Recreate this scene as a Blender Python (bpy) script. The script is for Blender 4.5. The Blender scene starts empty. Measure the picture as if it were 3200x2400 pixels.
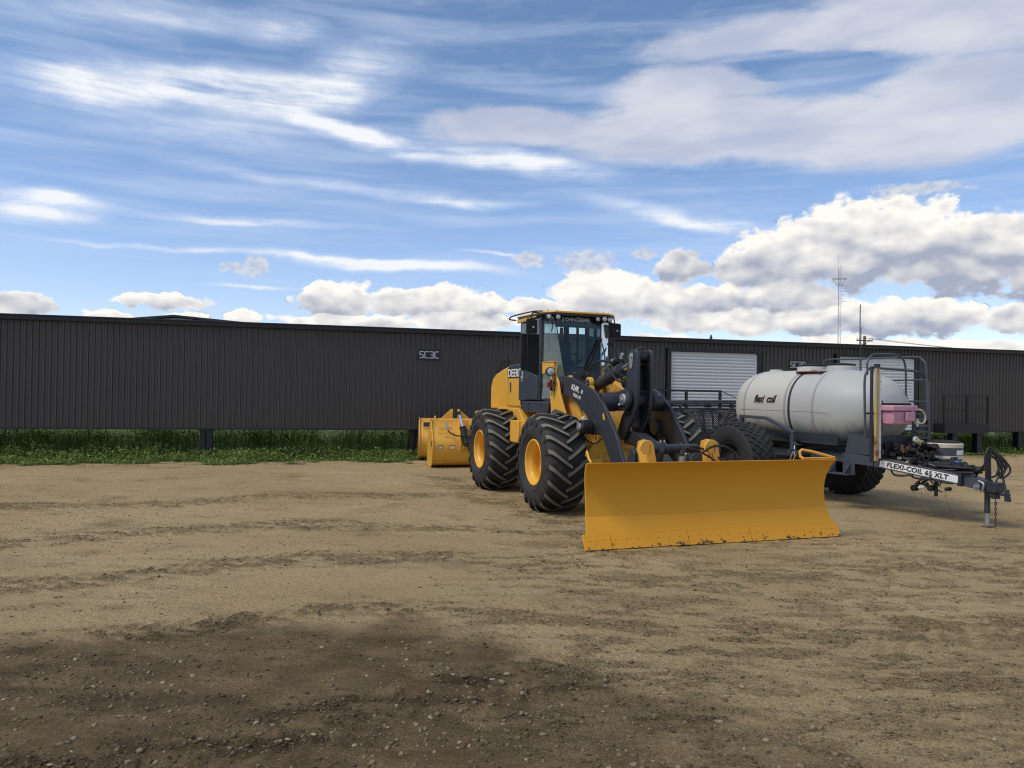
import bpy, bmesh, math, random
import numpy as np
from mathutils import Vector, Matrix
R = math.radians
PI = math.pi
random.seed(7)
rng = np.random.default_rng(11)
scene = bpy.context.scene

# ------------------------------------------------------------------ camera
CAM_H = 1.98
cam_data = bpy.data.cameras.new('camera')
cam = bpy.data.objects.new('camera', cam_data)
scene.collection.objects.link(cam)
scene.camera = cam
cam_data.sensor_width = 36.0
cam_data.lens = 2450.0 / 3200.0 * 36.0
cam_data.clip_end = 4000.0
cam_data.clip_start = 0.05
_a = 0.016
_p = math.atan(26.0 / 2450.0)
_r = Vector((math.cos(_a), 0, math.sin(_a)))
_u0 = Vector((-math.sin(_a), 0, math.cos(_a)))
_f = Vector((0, 1, 0)) * math.cos(_p) + _u0 * math.sin(_p)
_u = _u0 * math.cos(_p) - Vector((0, 1, 0)) * math.sin(_p)
cm = Matrix((( _r.x, _u.x, -_f.x, 0), (_r.y, _u.y, -_f.y, 0), (_r.z, _u.z, -_f.z, CAM_H), (0, 0, 0, 1)))
cam.matrix_world = cm

# ------------------------------------------------------------------ light
SUN_ELEV = 52.0
SUN_AZ = -116.0          # degrees clockwise from +Y (north); sun is to the left
sd = Vector((math.sin(R(SUN_AZ)) * math.cos(R(SUN_ELEV)), math.cos(R(SUN_AZ)) * math.cos(R(SUN_ELEV)), math.sin(R(SUN_ELEV))))
sun_data = bpy.data.lights.new('sun', 'SUN')
sun_data.energy = 1.8
sun_data.angle = R(20)
sun_data.color = (1.0, 0.90, 0.76)
sun = bpy.data.objects.new('sun', sun_data)
scene.collection.objects.link(sun)
sun.rotation_euler = (-sd).to_track_quat('-Z', 'Y').to_euler()

scene.view_settings.view_transform = 'Standard'
scene.view_settings.look = 'None'
scene.view_settings.exposure = 0.36
scene.view_settings.gamma = 1.0
scene.view_settings.use_curve_mapping = False
scene.render.film_transparent = False
scene.cycles.max_bounces = 6
scene.cycles.use_denoising = True
scene.cycles.denoiser = 'OPENIMAGEDENOISE'
scene.cycles.denoising_input_passes = 'RGB_ALBEDO_NORMAL'
scene.cycles.denoising_prefilter = 'NONE'
scene.cycles.pixel_filter_type = 'BLACKMAN_HARRIS'
scene.cycles.filter_width = 1.15
scene.cycles.transparent_max_bounces = 12

# ------------------------------------------------------------------ world
world = bpy.data.worlds.new('World')
scene.world = world
world.use_nodes = True
wt = world.node_tree
wt.nodes.clear()


class NB:
    """tiny helper to chain shader nodes"""
    def __init__(s, tree): s.t = tree; s.n = tree.nodes; s.l = tree.links
    def put(s, sock, v):
        if hasattr(v, 'is_output') or isinstance(v, bpy.types.NodeSocket): s.l.new(v, sock)
        elif v is not None:
            try: sock.default_value = v
            except Exception:
                sock.default_value = (v, v, v)
    def node(s, ty, **k):
        n = s.n.new(ty)
        for a, b in k.items(): setattr(n, a, b)
        return n
    def m(s, op, a, b=None, c=None, clamp=False):
        n = s.node('ShaderNodeMath', operation=op); n.use_clamp = clamp
        s.put(n.inputs[0], a)
        if b is not None: s.put(n.inputs[1], b)
        if c is not None: s.put(n.inputs[2], c)
        return n.outputs[0]
    def vm(s, op, a, b=None, c=None, out=0):
        n = s.node('ShaderNodeVectorMath', operation=op)
        s.put(n.inputs[0], a)
        if b is not None: s.put(n.inputs[1], b)
        if c is not None: s.put(n.inputs[2], c)
        return n.outputs[out]
    def comb(s, x, y, z=0.0):
        n = s.node('ShaderNodeCombineXYZ')
        s.put(n.inputs[0], x); s.put(n.inputs[1], y); s.put(n.inputs[2], z)
        return n.outputs[0]
    def sep(s, v):
        n = s.node('ShaderNodeSeparateXYZ'); s.put(n.inputs[0], v)
        return n.outputs
    def mr(s, v, a, b, c=0.0, d=1.0, smooth=True):
        n = s.node('ShaderNodeMapRange', interpolation_type='SMOOTHSTEP' if smooth else 'LINEAR')
        s.put(n.inputs[0], v)
        for i, q in enumerate((a, b, c, d)): s.put(n.inputs[i + 1], q)
        return n.outputs[0]
    def noise(s, v, scale, detail=4.0, rough=0.5, lac=2.0, dist=0.0, col=False):
        n = s.node('ShaderNodeTexNoise')
        if v is not None: s.put(n.inputs['Vector'], v)
        n.inputs['Scale'].default_value = scale
        n.inputs['Detail'].default_value = detail
        n.inputs['Roughness'].default_value = rough
        n.inputs['Lacunarity'].default_value = lac
        n.inputs['Distortion'].default_value = dist
        return n.outputs['Color'] if col else n.outputs['Fac']
    def mix(s, f, a, b, mode='MIX'):
        n = s.node('ShaderNodeMix', data_type='RGBA', blend_type=mode)
        s.put(n.inputs[0], f)
        for k, q in ((6, a), (7, b)):
            if isinstance(q, tuple): q = tuple(q) + ((1.0,) if len(q) == 3 else ())
            s.put(n.inputs[k], q)
        return n.outputs[2]
    def mapping(s, v, loc=(0, 0, 0), rot=(0, 0, 0), sc=(1, 1, 1), ty='POINT'):
        n = s.node('ShaderNodeMapping', vector_type=ty)
        s.put(n.inputs['Vector'], v)
        n.inputs['Location'].default_value = loc
        n.inputs['Rotation'].default_value = rot
        n.inputs['Scale'].default_value = sc
        return n.outputs[0]


b = NB(wt)
tc = b.node('ShaderNodeTexCoord').outputs['Generated']
dx, dy, dz = b.sep(tc)
az = b.m('MULTIPLY', b.m('ARCTAN2', dx, dy), 180 / PI)
el = b.m('MULTIPLY', b.m('ARCSINE', dz), 180 / PI)
P = b.comb(az, el, 0.0)
sky = b.node('ShaderNodeTexSky', sky_type='NISHITA')
sky.sun_disc = False
sky.sun_elevation = R(SUN_ELEV)
sky.sun_rotation = R(SUN_AZ)
sky.altitude = 650.0
sky.air_density = 1.0
sky.dust_density = 0.4
sky.ozone_density = 2.6
base = sky.outputs[0]
lowf = b.mr(el, 0.0, 22.0, 1.0, 0.0, smooth=False)
base = b.mix(1.0, base, b.mix(lowf, (1.02, 1.10, 1.15), (1.27, 1.16, 1.30)), 'MULTIPLY')

# cloud directions are measured from the place: (azimuth, elevation, half width, half height ...)
CUM = [(24.46, 10.83, 6.78, 3.4, 1, 0.55), (18.81, 9.87, 4.19, 2.48, 1, 0.55), (30.01, 9.82, 4.74, 2.76, 0.9, 0.45), (33.56, 9.33, 2.77, 2.86, 0.95, 0.5), (16.27, 8.65, 2.16, 0.99, 0.6, 0.5), (12.08, 9.36, 2.13, 1.39, 0.6, 0.45), (-12.78, 6.75, 2.67, 1.4, 1.1, 0.6), (-8.01, 6.48, 2.98, 1.03, 1.0, 0.6), (-4.9, 6.68, 2.79, 1.34, 1.05, 0.65), (-1.98, 6.4, 1.64, 0.97, 1.0, 0.6), (6.64, 7.53, 4.38, 2.17, 1.15, 0.75), (11.67, 6.94, 3.36, 1.54, 1.05, 0.6), (14.77, 6.9, 3.06, 1.01, 0.9, 0.6), (1.54, 6.34, 2.34, 0.65, 1.05, 0.8), (19.47, 6.92, 3.12, 1.26, 0.95, 0.45), (12.58, 5.35, 2.56, 0.86, 1.1, 0.7), (16.53, 5.32, 2.58, 0.85, 1.1, 0.7), (21.14, 5.25, 2.65, 1.04, 1.05, 0.65), (24.9, 5.49, 2.89, 1.26, 0.95, 0.6), (28.08, 5.6, 2.55, 1.27, 1.05, 0.6), (32.69, 5.13, 1.66, 0.94, 0.9, 0.6), (22.96, 3.61, 3.17, 0.64, 1.15, 1), (29.5, 3.33, 4.2, 0.6, 1.1, 0.9), (10.58, 4.03, 2.03, 0.32, 1.1, 1), (-12.0, 4.95, 4.5, 0.52, 1.1, 0.8), (-3.59, 5.21, 3.96, 0.6, 1.1, 0.8), (-23.09, 4.71, 1.39, 0.73, 1.1, 0.8), (-18.81, 4.81, 1.26, 0.66, 1.1, 0.8), (-27.31, 4.48, 1.66, 0.54, 1.1, 0.8), (-32.25, 5.06, 1.84, 0.75, 0.75, 0.6), (-24.4, 5.8, 2.9, 0.5, 0.85, 0.65)]
CIR = [(-28.33, 18.79, 7.85, 1.02, 6.05, 0.95), (-17.83, 19.91, 8.48, 1.15, 3.82, 0.9), (-11.27, 21.97, 5.46, 1.49, 15.13, 0.6), (-11.41, 17.77, 6.6, 0.59, -13.76, 0.85), (-0.27, 16.23, 8.83, 0.74, -6.47, 1.0), (-31.18, 11.04, 4.3, 0.66, 4.12, 1.1), (-10.57, 9.1, 12.48, 0.38, -2.45, 0.95), (-20.35, 9.35, 14.22, 0.17, -0.01, 0.6), (-4.44, 13.64, 6.95, 0.27, -1.92, 0.6), (-14.03, 14.39, 15.09, 0.47, -2.68, 0.4), (10.23, 12.99, 7.71, 0.57, -9.02, 0.6), (15.36, 11.85, 4.81, 0.35, -8.15, 0.6), (-19.35, 11.57, 10.76, 0.3, 0.67, 0.55), (-26.56, 22.82, 11.72, 1.07, 7.76, 0.45), (-16.85, 24.0, 4.23, 0.75, -3.42, 0.55), (-21.53, 17.16, 13.08, 1.2, 2.99, 0.4), (-18.21, 6.93, 3.38, 0.15, 2.16, 0.7), (-1.56, 9.85, 3.27, 0.16, -2.74, 0.6)]
STR = [(0.16, 18.7, 7.7, 1.23, 0.77, 1.0), (12.4, 18.46, 11.45, 1.97, 1.84, 0.95), (24.97, 17.41, 13.4, 2.04, -3.24, 1.0), (18.21, 23.55, 9.97, 1.42, 2.19, 0.85), (28.64, 23.15, 9.55, 2.11, -10.0, 0.95), (14.57, 21.37, 9.0, 1.39, 7.78, 0.85), (30.45, 18.9, 6.98, 2.0, -5.02, 0.95)]

# plane of high cloud, seen in perspective: streaks all round the sky
den = b.m('ADD', dz, 0.12)
PL = b.comb(b.m('DIVIDE', dx, den), b.m('DIVIDE', dy, den), 0.0)
streak_v = b.mapping(P, rot=(0, 0, R(2.5)), sc=(0.055, 0.75, 1))
warp = b.noise(b.mapping(P, sc=(0.10, 0.25, 1)), 1.0, 2.0, 0.5, col=True)
warp_v = b.vm('MULTIPLY', b.vm('SUBTRACT', warp, (0.5, 0.5, 0.5)), (2.0, 1.7, 0.0))
sn = b.noise(b.vm('ADD', streak_v, b.vm('MULTIPLY', warp_v, (0.05, 0.28, 0))), 1.0, 8.0, 0.55)
fine = b.noise(b.mapping(P, sc=(0.35, 1.1, 1)), 1.0, 8.0, 0.62, dist=0.4)
wf = b.vm('MULTIPLY', b.vm('SUBTRACT', b.noise(b.mapping(P, sc=(0.45, 0.9, 1)), 1.0, 5.0, 0.6, col=True), (0.5, 0.5, 0.5)), (2.0, 0.55, 0.0))
Pw = b.vm('ADD', b.vm('ADD', P, warp_v), wf)
cir = 0.0
for (a, e, L, h, ang, s_) in CIR:
    r_ = b.vm('LENGTH', b.mapping(Pw, loc=(a, e, 0), rot=(0, 0, R(ang)), sc=(L * 1.25, h * 1.9, 1), ty='TEXTURE'), out=1)
    cir = b.m('ADD', cir, b.mr(r_, 1.0, 0.0, 0.0, s_ * 1.7))
stn = 0.0
for (a, e, L, h, ang, s_) in STR:
    r_ = b.vm('LENGTH', b.mapping(Pw, loc=(a, e, 0), rot=(0, 0, R(ang)), sc=(L * 1.1, h * 1.35, 1), ty='TEXTURE'), out=1)
    stn = b.m('MAXIMUM', stn, b.m('MULTIPLY', b.m('SUBTRACT', 1.0, r_), s_))
hole = b.vm('LENGTH', b.mapping(Pw, loc=(20.0, 21.75, 0), rot=(0, 0, R(-5)), sc=(6.0, 1.25, 1), ty='TEXTURE'), out=1)
stn = b.m('SUBTRACT', stn, b.m('MULTIPLY', b.mr(hole, 1.45, 0.1, 0.0, 0.9), b.mr(sn, 0.62, 0.42, 0.45, 1.0)))
# elsewhere in the sky the same kinds of cloud go on
gen = b.noise(b.mapping(PL, sc=(0.55, 1.1, 1)), 1.0, 7.0, 0.58, dist=0.5)
away = b.m('MAXIMUM', b.mr(b.m('ABSOLUTE', az), 36.0, 46.0), b.mr(el, 26.0, 32.0))
gen_m = b.m('MULTIPLY', b.mr(gen, 0.40, 0.60, 0.0, 0.80), away)
cir_m = b.m('MULTIPLY', cir, b.mr(b.m('ADD', b.m('MULTIPLY', sn, 0.75), b.m('MULTIPLY', fine, 0.25)), 0.36, 0.62, 0.22, 1.12, smooth=False))
veil = b.m('MULTIPLY', b.mr(sn, 0.40, 0.72, 0.02, 0.38), b.mr(el, 3.0, 14.0))
cir_m = b.m('MAXIMUM', cir_m, veil)
cir_m = b.m('MULTIPLY', cir_m, 0.86, clamp=True)
st_e = b.m('ADD', stn, b.m('MULTIPLY', b.m('SUBTRACT', fine, 0.5), 0.42))
st_m = b.m('MULTIPLY', b.mr(st_e, -0.02, 0.40), 0.86)
st_m = b.m('MAXIMUM', st_m, gen_m)
cir_col = b.mix(b.mr(cir_m, 0.2, 0.9), (0.72, 0.80, 0.98), (0.90, 0.93, 0.98))
st_tone = b.noise(b.mapping(P, sc=(0.09, 0.28, 1)), 1.0, 5.0, 0.5)
st_col = b.mix(b.mr(st_tone, 0.36, 0.66), (0.55, 0.60, 0.76), (0.82, 0.83, 0.89))
S = 10.0


def scaled(c, k=S):
    n = b.node('ShaderNodeVectorMath', operation='SCALE')
    b.put(n.inputs[0], c); b.put(n.inputs['Scale'], k)
    return n.outputs[0]


col = b.mix(cir_m, base, scaled(cir_col, 7.9))
col = b.mix(st_m, col, scaled(st_col, 7.2))
# heaped clouds
bil1 = b.noise(b.mapping(P, sc=(0.50, 0.72, 1)), 1.0, 8.0, 0.52)
bil0 = b.noise(b.mapping(P, sc=(0.42, 0.62, 1)), 1.0, 2.0, 0.45)
bil_up = b.noise(b.mapping(P, loc=(-0.12, 0.42, 0), sc=(0.42, 0.62, 1)), 1.0, 2.0, 0.45)
Pc = b.vm('ADD', P, b.vm('MULTIPLY', b.vm('SUBTRACT', b.noise(b.mapping(P, sc=(0.7, 0.9, 1)), 1.0, 3.0, 0.5, col=True), (0.5, 0.5, 0.5)), (2.2, 1.2, 0.0)))
hf = b.noise(b.mapping(P, sc=(1.5, 2.1, 1)), 1.0, 8.0, 0.62)
C = -1.0
num = 0.0
wsum = 0.0001
for (a, e, w_, h_, tt, tb) in CUM:
    v = b.mapping(Pc, loc=(a, e - 0.2 * h_, 0), sc=(w_ * (1.25 if e < 7 else 1.05), h_ * (1.15 if e < 7 else 1.06), 1), ty='TEXTURE')
    q = b.m('SUBTRACT', 1.0, b.vm('LENGTH', v, out=1))
    C = b.m('MAXIMUM', C, q)
    qq = b.m('MAXIMUM', q, 0.0)
    vy = b.sep(v)[1]
    tone = b.m('MULTIPLY_ADD', vy, 1.15 * (tt - tb), 0.5 * (tt + tb))
    num = b.m('MULTIPLY_ADD', qq, tone, num)
    wsum = b.m('ADD', wsum, qq)
tone = b.m('DIVIDE', num, wsum)
dens = b.m('ADD', C, b.m('MULTIPLY', b.m('ADD', b.m('SUBTRACT', bil1, 0.53), b.m('MULTIPLY', b.m('SUBTRACT', hf, 0.5), 0.34)), 0.95))
cum_m = b.m('MULTIPLY', b.mr(dens, 0.02, 0.20), b.mr(C, -0.3, 0.0))
relief = b.m('MULTIPLY', b.m('ADD', b.m('MULTIPLY', b.m('SUBTRACT', bil0, bil_up), 1.25), b.m('MULTIPLY', b.m('SUBTRACT', bil1, 0.5), 0.22)), 1.0)
tone = b.m('ADD', tone, relief)
tone = b.m('ADD', tone, b.mr(dens, 0.0, 0.45, 0.16, -0.10))
cum_col = b.mix(b.mr(tone, 0.30, 1.05, smooth=False), (0.38, 0.42, 0.53), (1.0, 0.965, 0.90))
col = b.mix(cum_m, col, scaled(cum_col, 8.0))
# a few ragged grey puffs on their own
pf = -1.0
for (a, e, w_, h_) in ((-18.9, 8.2, 1.7, 0.40), (-18.2, 8.8, 0.8, 0.6), (0.9, 9.62, 1.5, 0.5), (5.3, 9.45, 2.3, 0.8), (9.4, 10.1, 0.95, 0.36), (27.5, 13.4, 3.0, 0.45),):
    pf = b.m('MAXIMUM', pf, b.m('SUBTRACT', 1.0, b.vm('LENGTH', b.mapping(Pc, loc=(a, e, 0), sc=(w_ * 1.1, h_ * 1.2, 1), ty='TEXTURE'), out=1)))
pm_ = b.m('MULTIPLY', b.mr(b.m('ADD', pf, b.m('MULTIPLY', b.m('SUBTRACT', hf, 0.5), 0.8)), -0.02, 0.45), b.mr(pf, -0.35, 0.20, 0.0, 0.70))
col = b.mix(pm_, col, scaled(b.mix(b.mr(hf, 0.3, 0.7), (0.50, 0.53, 0.62), (0.78, 0.78, 0.80)), 8.0))
# below the horizon: plain ground bounce
col = b.mix(b.mr(el, -1.0, 0.2), (1.6, 1.4, 1.1), col)
bg = b.node('ShaderNodeBackground')
b.put(bg.inputs[0], col)
bg.inputs[1].default_value = 0.1
wo = b.node('ShaderNodeOutputWorld')
wt.links.new(bg.outputs[0], wo.inputs[0])
world.cycles.sampling_method = 'MANUAL'
world.cycles.sample_map_resolution = 512


# ------------------------------------------------------------------ helpers
def tag(o, label=None, cat=None, group=None, kind=None):
    if label: o['label'] = label
    if cat: o['category'] = cat
    if group: o['group'] = group
    if kind: o['kind'] = kind
    return o


def empty(name, loc=(0, 0, 0), rz=0.0, label=None, cat=None, group=None):
    o = bpy.data.objects.new(name, None)
    scene.collection.objects.link(o)
    o.location = loc
    o.rotation_euler = (0, 0, rz)
    o.empty_display_size = 0.3
    return tag(o, label, cat, group)


def link(name, me, parent=None):
    o = bpy.data.objects.new(name, me)
    scene.collection.objects.link(o)
    if parent is not None: o.parent = parent
    return o


def cp(o, parent=None):
    c = o.copy()
    scene.collection.objects.link(c)
    if parent is not None: c.parent = parent
    return c


class MB:
    def __init__(s): s.v = []; s.f = []; s.mi = []
    def add(s, vs, fs, mi=0, mat=None):
        o = len(s.v)
        if mat is not None: vs = [tuple(mat @ Vector(p)) for p in vs]
        s.v += [tuple(p) for p in vs]
        s.f += [tuple(i + o for i in f) for f in fs]
        s.mi += [mi] * len(fs)
        return s
    def box(s, lo, hi, mi=0, mat=None):
        x0, y0, z0 = lo; x1, y1, z1 = hi
        v = [(x0, y0, z0), (x1, y0, z0), (x1, y1, z0), (x0, y1, z0), (x0, y0, z1), (x1, y0, z1), (x1, y1, z1), (x0, y1, z1)]
        return s.add(v, [(3, 2, 1, 0), (4, 5, 6, 7), (0, 1, 5, 4), (1, 2, 6, 5), (2, 3, 7, 6), (3, 0, 4, 7)], mi, mat)
    def cbox(s, c, d, mi=0, rz=0, ry=0, rx=0):
        m = Matrix.Translation(c) @ Matrix.Rotation(rz, 4, 'Z') @ Matrix.Rotation(ry, 4, 'Y') @ Matrix.Rotation(rx, 4, 'X')
        return s.box((-d[0] / 2, -d[1] / 2, -d[2] / 2), (d[0] / 2, d[1] / 2, d[2] / 2), mi, m)
    def prism(s, pts, a, c, axis='y', mi=0):
        """extrude a 2-D outline; axis y: pts are (x,z); axis x: (y,z); axis z: (x,y)"""
        n = len(pts)
        area = sum(pts[i][0] * pts[(i + 1) % n][1] - pts[(i + 1) % n][0] * pts[i][1] for i in range(n))
        if area < 0: pts = pts[::-1]
        def P3(p, t):
            return (p[0], t, p[1]) if axis == 'y' else ((t, p[0], p[1]) if axis == 'x' else (p[0], p[1], t))
        v = [P3(p, a) for p in pts] + [P3(p, c) for p in pts]
        fl = [tuple(range(n)), tuple(range(2 * n - 1, n - 1, -1))] + [(i, i + n, (i + 1) % n + n, (i + 1) % n) for i in range(n)]
        flip = (axis == 'y') == (c < a)
        if axis == 'y': flip = not (c > a)
        else: flip = (c > a)
        if flip: fl = [f[::-1] for f in fl]
        return s.add(v, fl, mi)
    def tube(s, path, r, n=10, closed=False, mi=0, caps=True):
        pts = [Vector(p) for p in path]
        N = len(pts)
        rs = r if isinstance(r, (list, tuple)) else [r] * N
        vs = []; prev = None
        for i, p in enumerate(pts):
            if closed: t = pts[(i + 1) % N] - pts[i - 1]
            elif i == 0: t = pts[1] - pts[0]
            elif i == N - 1: t = pts[-1] - pts[-2]
            else: t = (pts[i + 1] - p).normalized() + (p - pts[i - 1]).normalized()
            if t.length < 1e-9: t = Vector((0, 0, 1))
            t.normalize()
            if prev is None:
                up = Vector((0, 0, 1)) if abs(t.z) < .9 else Vector((1, 0, 0))
                a = t.cross(up).normalized()
            else:
                a = (prev - t * prev.dot(t))
                a = a.normalized() if a.length > 1e-6 else t.orthogonal().normalized()
            prev = a
            c = t.cross(a)
            vs += [tuple(p + (a * math.cos(2 * PI * k / n) + c * math.sin(2 * PI * k / n)) * rs[i]) for k in range(n)]
        fs = []
        for i in range(N if closed else N - 1):
            j = (i + 1) % N
            fs += [(i * n + k, i * n + (k + 1) % n, j * n + (k + 1) % n, j * n + k) for k in range(n)]
        if caps and not closed:
            fs += [tuple(range(n))[::-1], tuple((N - 1) * n + k for k in range(n))]
        return s.add(vs, fs, mi)
    def cyl(s, p0, p1, r0, r1=None, n=20, mi=0):
        return s.tube([p0, p1], [r0, r0 if r1 is None else r1], n, mi=mi)
    def lathe(s, prof, n=48, axis='y', mi=0, c=(0, 0, 0), mis=None, close=False):
        vs = []
        for k in range(n):
            t = 2 * PI * k / n
            for (r, h) in prof:
                if axis == 'y': vs.append((c[0] + r * math.cos(t), c[1] + h, c[2] + r * math.sin(t)))
                elif axis == 'z': vs.append((c[0] + r * math.cos(t), c[1] + r * math.sin(t), c[2] + h))
                else: vs.append((c[0] + h, c[1] + r * math.cos(t), c[2] + r * math.sin(t)))
        m = len(prof); fs = []; ml = []
        for k in range(n):
            k2 = (k + 1) % n
            for i in range(m if close else m - 1):
                i2 = (i + 1) % m
                fs.append((k * m + i, k2 * m + i, k2 * m + i2, k * m + i2)); ml.append(mis[i] if mis else mi)
        o = len(s.v)
        s.v += vs; s.f += [tuple(i + o for i in f) for f in fs]; s.mi += ml
        return s
    def build(s, name, mats, parent=None, bevel=0.0, smooth=35, seg=2):
        me = bpy.data.meshes.new(name)
        me.from_pydata(s.v, [], s.f)
        if not isinstance(mats, (list, tuple)): mats = [mats]
        for m in mats: me.materials.append(m)
        if any(s.mi): me.polygons.foreach_set('material_index', s.mi)
        bm = bmesh.new(); bm.from_mesh(me)
        bmesh.ops.remove_doubles(bm, verts=bm.verts, dist=1e-5)
        bmesh.ops.recalc_face_normals(bm, faces=bm.faces)
        bm.to_mesh(me); bm.free()
        if smooth:
            me.polygons.foreach_set('use_smooth', [True] * len(me.polygons))
            me.set_sharp_from_angle(angle=R(smooth))
        o = link(name, me, parent)
        if bevel:
            md = o.modifiers.new('bevel', 'BEVEL'); md.width = bevel; md.segments = seg; md.limit_method = 'ANGLE'; md.angle_limit = R(35)
        return o


def arc(cx, cy, r, a0, a1, n=8):
    return [(cx + r * math.cos(R(a0 + (a1 - a0) * i / n)), cy + r * math.sin(R(a0 + (a1 - a0) * i / n))) for i in range(n + 1)]


def curve3(pts, n=6):
    """Catmull-Rom through 3-D points"""
    p = [Vector(q) for q in pts]; p = [p[0] * 2 - p[1]] + p + [p[-1] * 2 - p[-2]]
    out = []
    for i in range(1, len(p) - 2):
        for k in range(n):
            t = k / n
            out.append(0.5 * ((2 * p[i]) + (p[i + 1] - p[i - 1]) * t + (2 * p[i - 1] - 5 * p[i] + 4 * p[i + 1] - p[i + 2]) * t * t + (3 * p[i] - p[i - 1] - 3 * p[i + 1] + p[i + 2]) * t ** 3))
    out.append(p[-2])
    return out


def text(name, s, size, m, parent, origin, xdir, ydir, ext=0.002, bold=0.0, shear=0.0, sx=1.0, spacing=1.0, align='LEFT'):
    cu = bpy.data.curves.new(name, 'FONT')
    cu.body = s; cu.size = size; cu.extrude = ext; cu.offset = bold; cu.shear = shear; cu.space_character = spacing
    cu.align_x = align; cu.resolution_u = 3
    o = bpy.data.objects.new(name, cu); scene.collection.objects.link(o)
    dg = bpy.context.evaluated_depsgraph_get()
    me = bpy.data.meshes.new_from_object(o.evaluated_get(dg))
    bpy.data.objects.remove(o); bpy.data.curves.remove(cu)
    me.materials.clear(); me.materials.append(m)
    x = Vector(xdir).normalized(); y = Vector(ydir).normalized(); z = x.cross(y).normalized(); y = z.cross(x)
    M = Matrix(((x.x * sx, y.x, z.x, origin[0]), (x.y * sx, y.y, z.y, origin[1]), (x.z * sx, y.z, z.z, origin[2]), (0, 0, 0, 1)))
    me.transform(M)
    return link(name, me, parent)


# ------------------------------------------------------------------ materials
def mat(name, col, rough=0.5, metal=0.0, var=0.10, vs=3.0, bump=0.0, bs=60.0, spec=0.5, coat=0.0, alt=None, alt_t=(0.55, 0.7), alt_s=4.0, rvar=0.1):
    m = bpy.data.materials.new(name); m.use_nodes = True
    t = m.node_tree; t.nodes.clear(); k = NB(t)
    oc = k.node('ShaderNodeTexCoord').outputs['Object']
    bs_ = k.node('ShaderNodeBsdfPrincipled')
    nz = k.noise(oc, vs, 6.0, 0.6)
    c = k.mix(nz, tuple(q * (1 - var) for q in col), tuple(min(1, q * (1 + var)) for q in col))
    if alt:
        nz2 = k.noise(oc, alt_s, 8.0, 0.65)
        c = k.mix(k.mr(nz2, alt_t[0], alt_t[1]), c, alt)
    k.put(bs_.inputs['Base Color'], c)
    bs_.inputs['Metallic'].default_value = metal
    k.put(bs_.inputs['Roughness'], k.mr(k.noise(oc, vs * 2.3, 5.0, 0.6), 0.3, 0.7, max(0.03, rough - rvar), min(1, rough + rvar), smooth=False))
    bs_.inputs['Specular IOR Level'].default_value = spec
    bs_.inputs['Coat Weight'].default_value = coat
    if bump:
        bn = k.node('ShaderNodeBump'); bn.inputs['Strength'].default_value = bump; bn.inputs['Distance'].default_value = 0.01
        k.put(bn.inputs['Height'], k.noise(oc, bs, 5.0, 0.6)); t.links.new(bn.outputs[0], bs_.inputs['Normal'])
    o = k.node('ShaderNodeOutputMaterial'); t.links.new(bs_.outputs[0], o.inputs[0])
    m['nb'] = 1
    return m


M = {}
M['yellow'] = mat('yellow_paint', (0.72, 0.385, 0.045), 0.42, var=0.05, coat=0.15, bump=0.03, bs=25)
M['yellow_dirty'] = mat('dusty_yellow_paint', (0.66, 0.37, 0.065), 0.55, var=0.10, alt=(0.16, 0.11, 0.06), alt_t=(0.58, 0.75), alt_s=3.0, bump=0.06)
M['rim'] = mat('wheel_rim_yellow', (0.78, 0.43, 0.045), 0.38, var=0.06, coat=0.2)
M['char'] = mat('charcoal_paint', (0.030, 0.034, 0.044), 0.42, var=0.12, bump=0.05, bs=120)
M['char2'] = mat('charcoal_panel', (0.034, 0.042, 0.058), 0.5, var=0.08)
M['black'] = mat('black_steel', (0.010, 0.010, 0.012), 0.45, var=0.2)
M['blackm'] = mat('matt_black', (0.008, 0.008, 0.009), 0.8, var=0.3)
M['trim'] = mat('black_trim', (0.012, 0.013, 0.018), 0.5, var=0.15)
M['hose'] = mat('rubber_hose', (0.016, 0.016, 0.018), 0.5, var=0.2)
M['rubber'] = mat('tyre_rubber', (0.024, 0.023, 0.023), 0.75, var=0.25, vs=5, bump=0.25, bs=45, alt=(0.075, 0.066, 0.052), alt_t=(0.52, 0.78), alt_s=3.5)
M['lug'] = mat('worn_tread_face', (0.17, 0.162, 0.128), 0.8, var=0.3, vs=6, bump=0.3, bs=50)
M['rubber2'] = mat('flotation_rubber', (0.026, 0.027, 0.030), 0.7, var=0.3, vs=6, bump=0.3, bs=40, alt=(0.05, 0.05, 0.05), alt_t=(0.5, 0.8))
M['chrome'] = mat('chrome_rod', (0.75, 0.76, 0.78), 0.12, 1.0, var=0.02)
M['galv'] = mat('galvanised_steel', (0.42, 0.46, 0.47), 0.42, 0.8, var=0.2, vs=12)
M['white'] = mat('white_vinyl', (0.78, 0.78, 0.76), 0.5, var=0.05)
M['grey_let'] = mat('grey_lettering', (0.45, 0.47, 0.52), 0.5, var=0.05)
M['door'] = mat('white_door_slat', (0.60, 0.63, 0.63), 0.45, var=0.06, vs=2)
M['slate'] = mat('slate_frame_paint', (0.055, 0.068, 0.090), 0.5, var=0.2, vs=5, alt=(0.12, 0.06, 0.035), alt_t=(0.70, 0.78), alt_s=3.0, bump=0.08)
M['slate_d'] = mat('dark_frame_paint', (0.028, 0.032, 0.042), 0.5, var=0.25, vs=5)
M['rust'] = mat('rusty_steel', (0.10, 0.045, 0.028), 0.8, var=0.4, vs=20, bump=0.3)
M['lens'] = mat('lamp_lens', (0.55, 0.58, 0.60), 0.12, 0.3, var=0.1, vs=30)
M['red'] = mat('red_lens', (0.20, 0.03, 0.02), 0.25, var=0.1)
M['orange'] = mat('amber_reflector', (0.75, 0.42, 0.05), 0.4, var=0.1)
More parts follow.
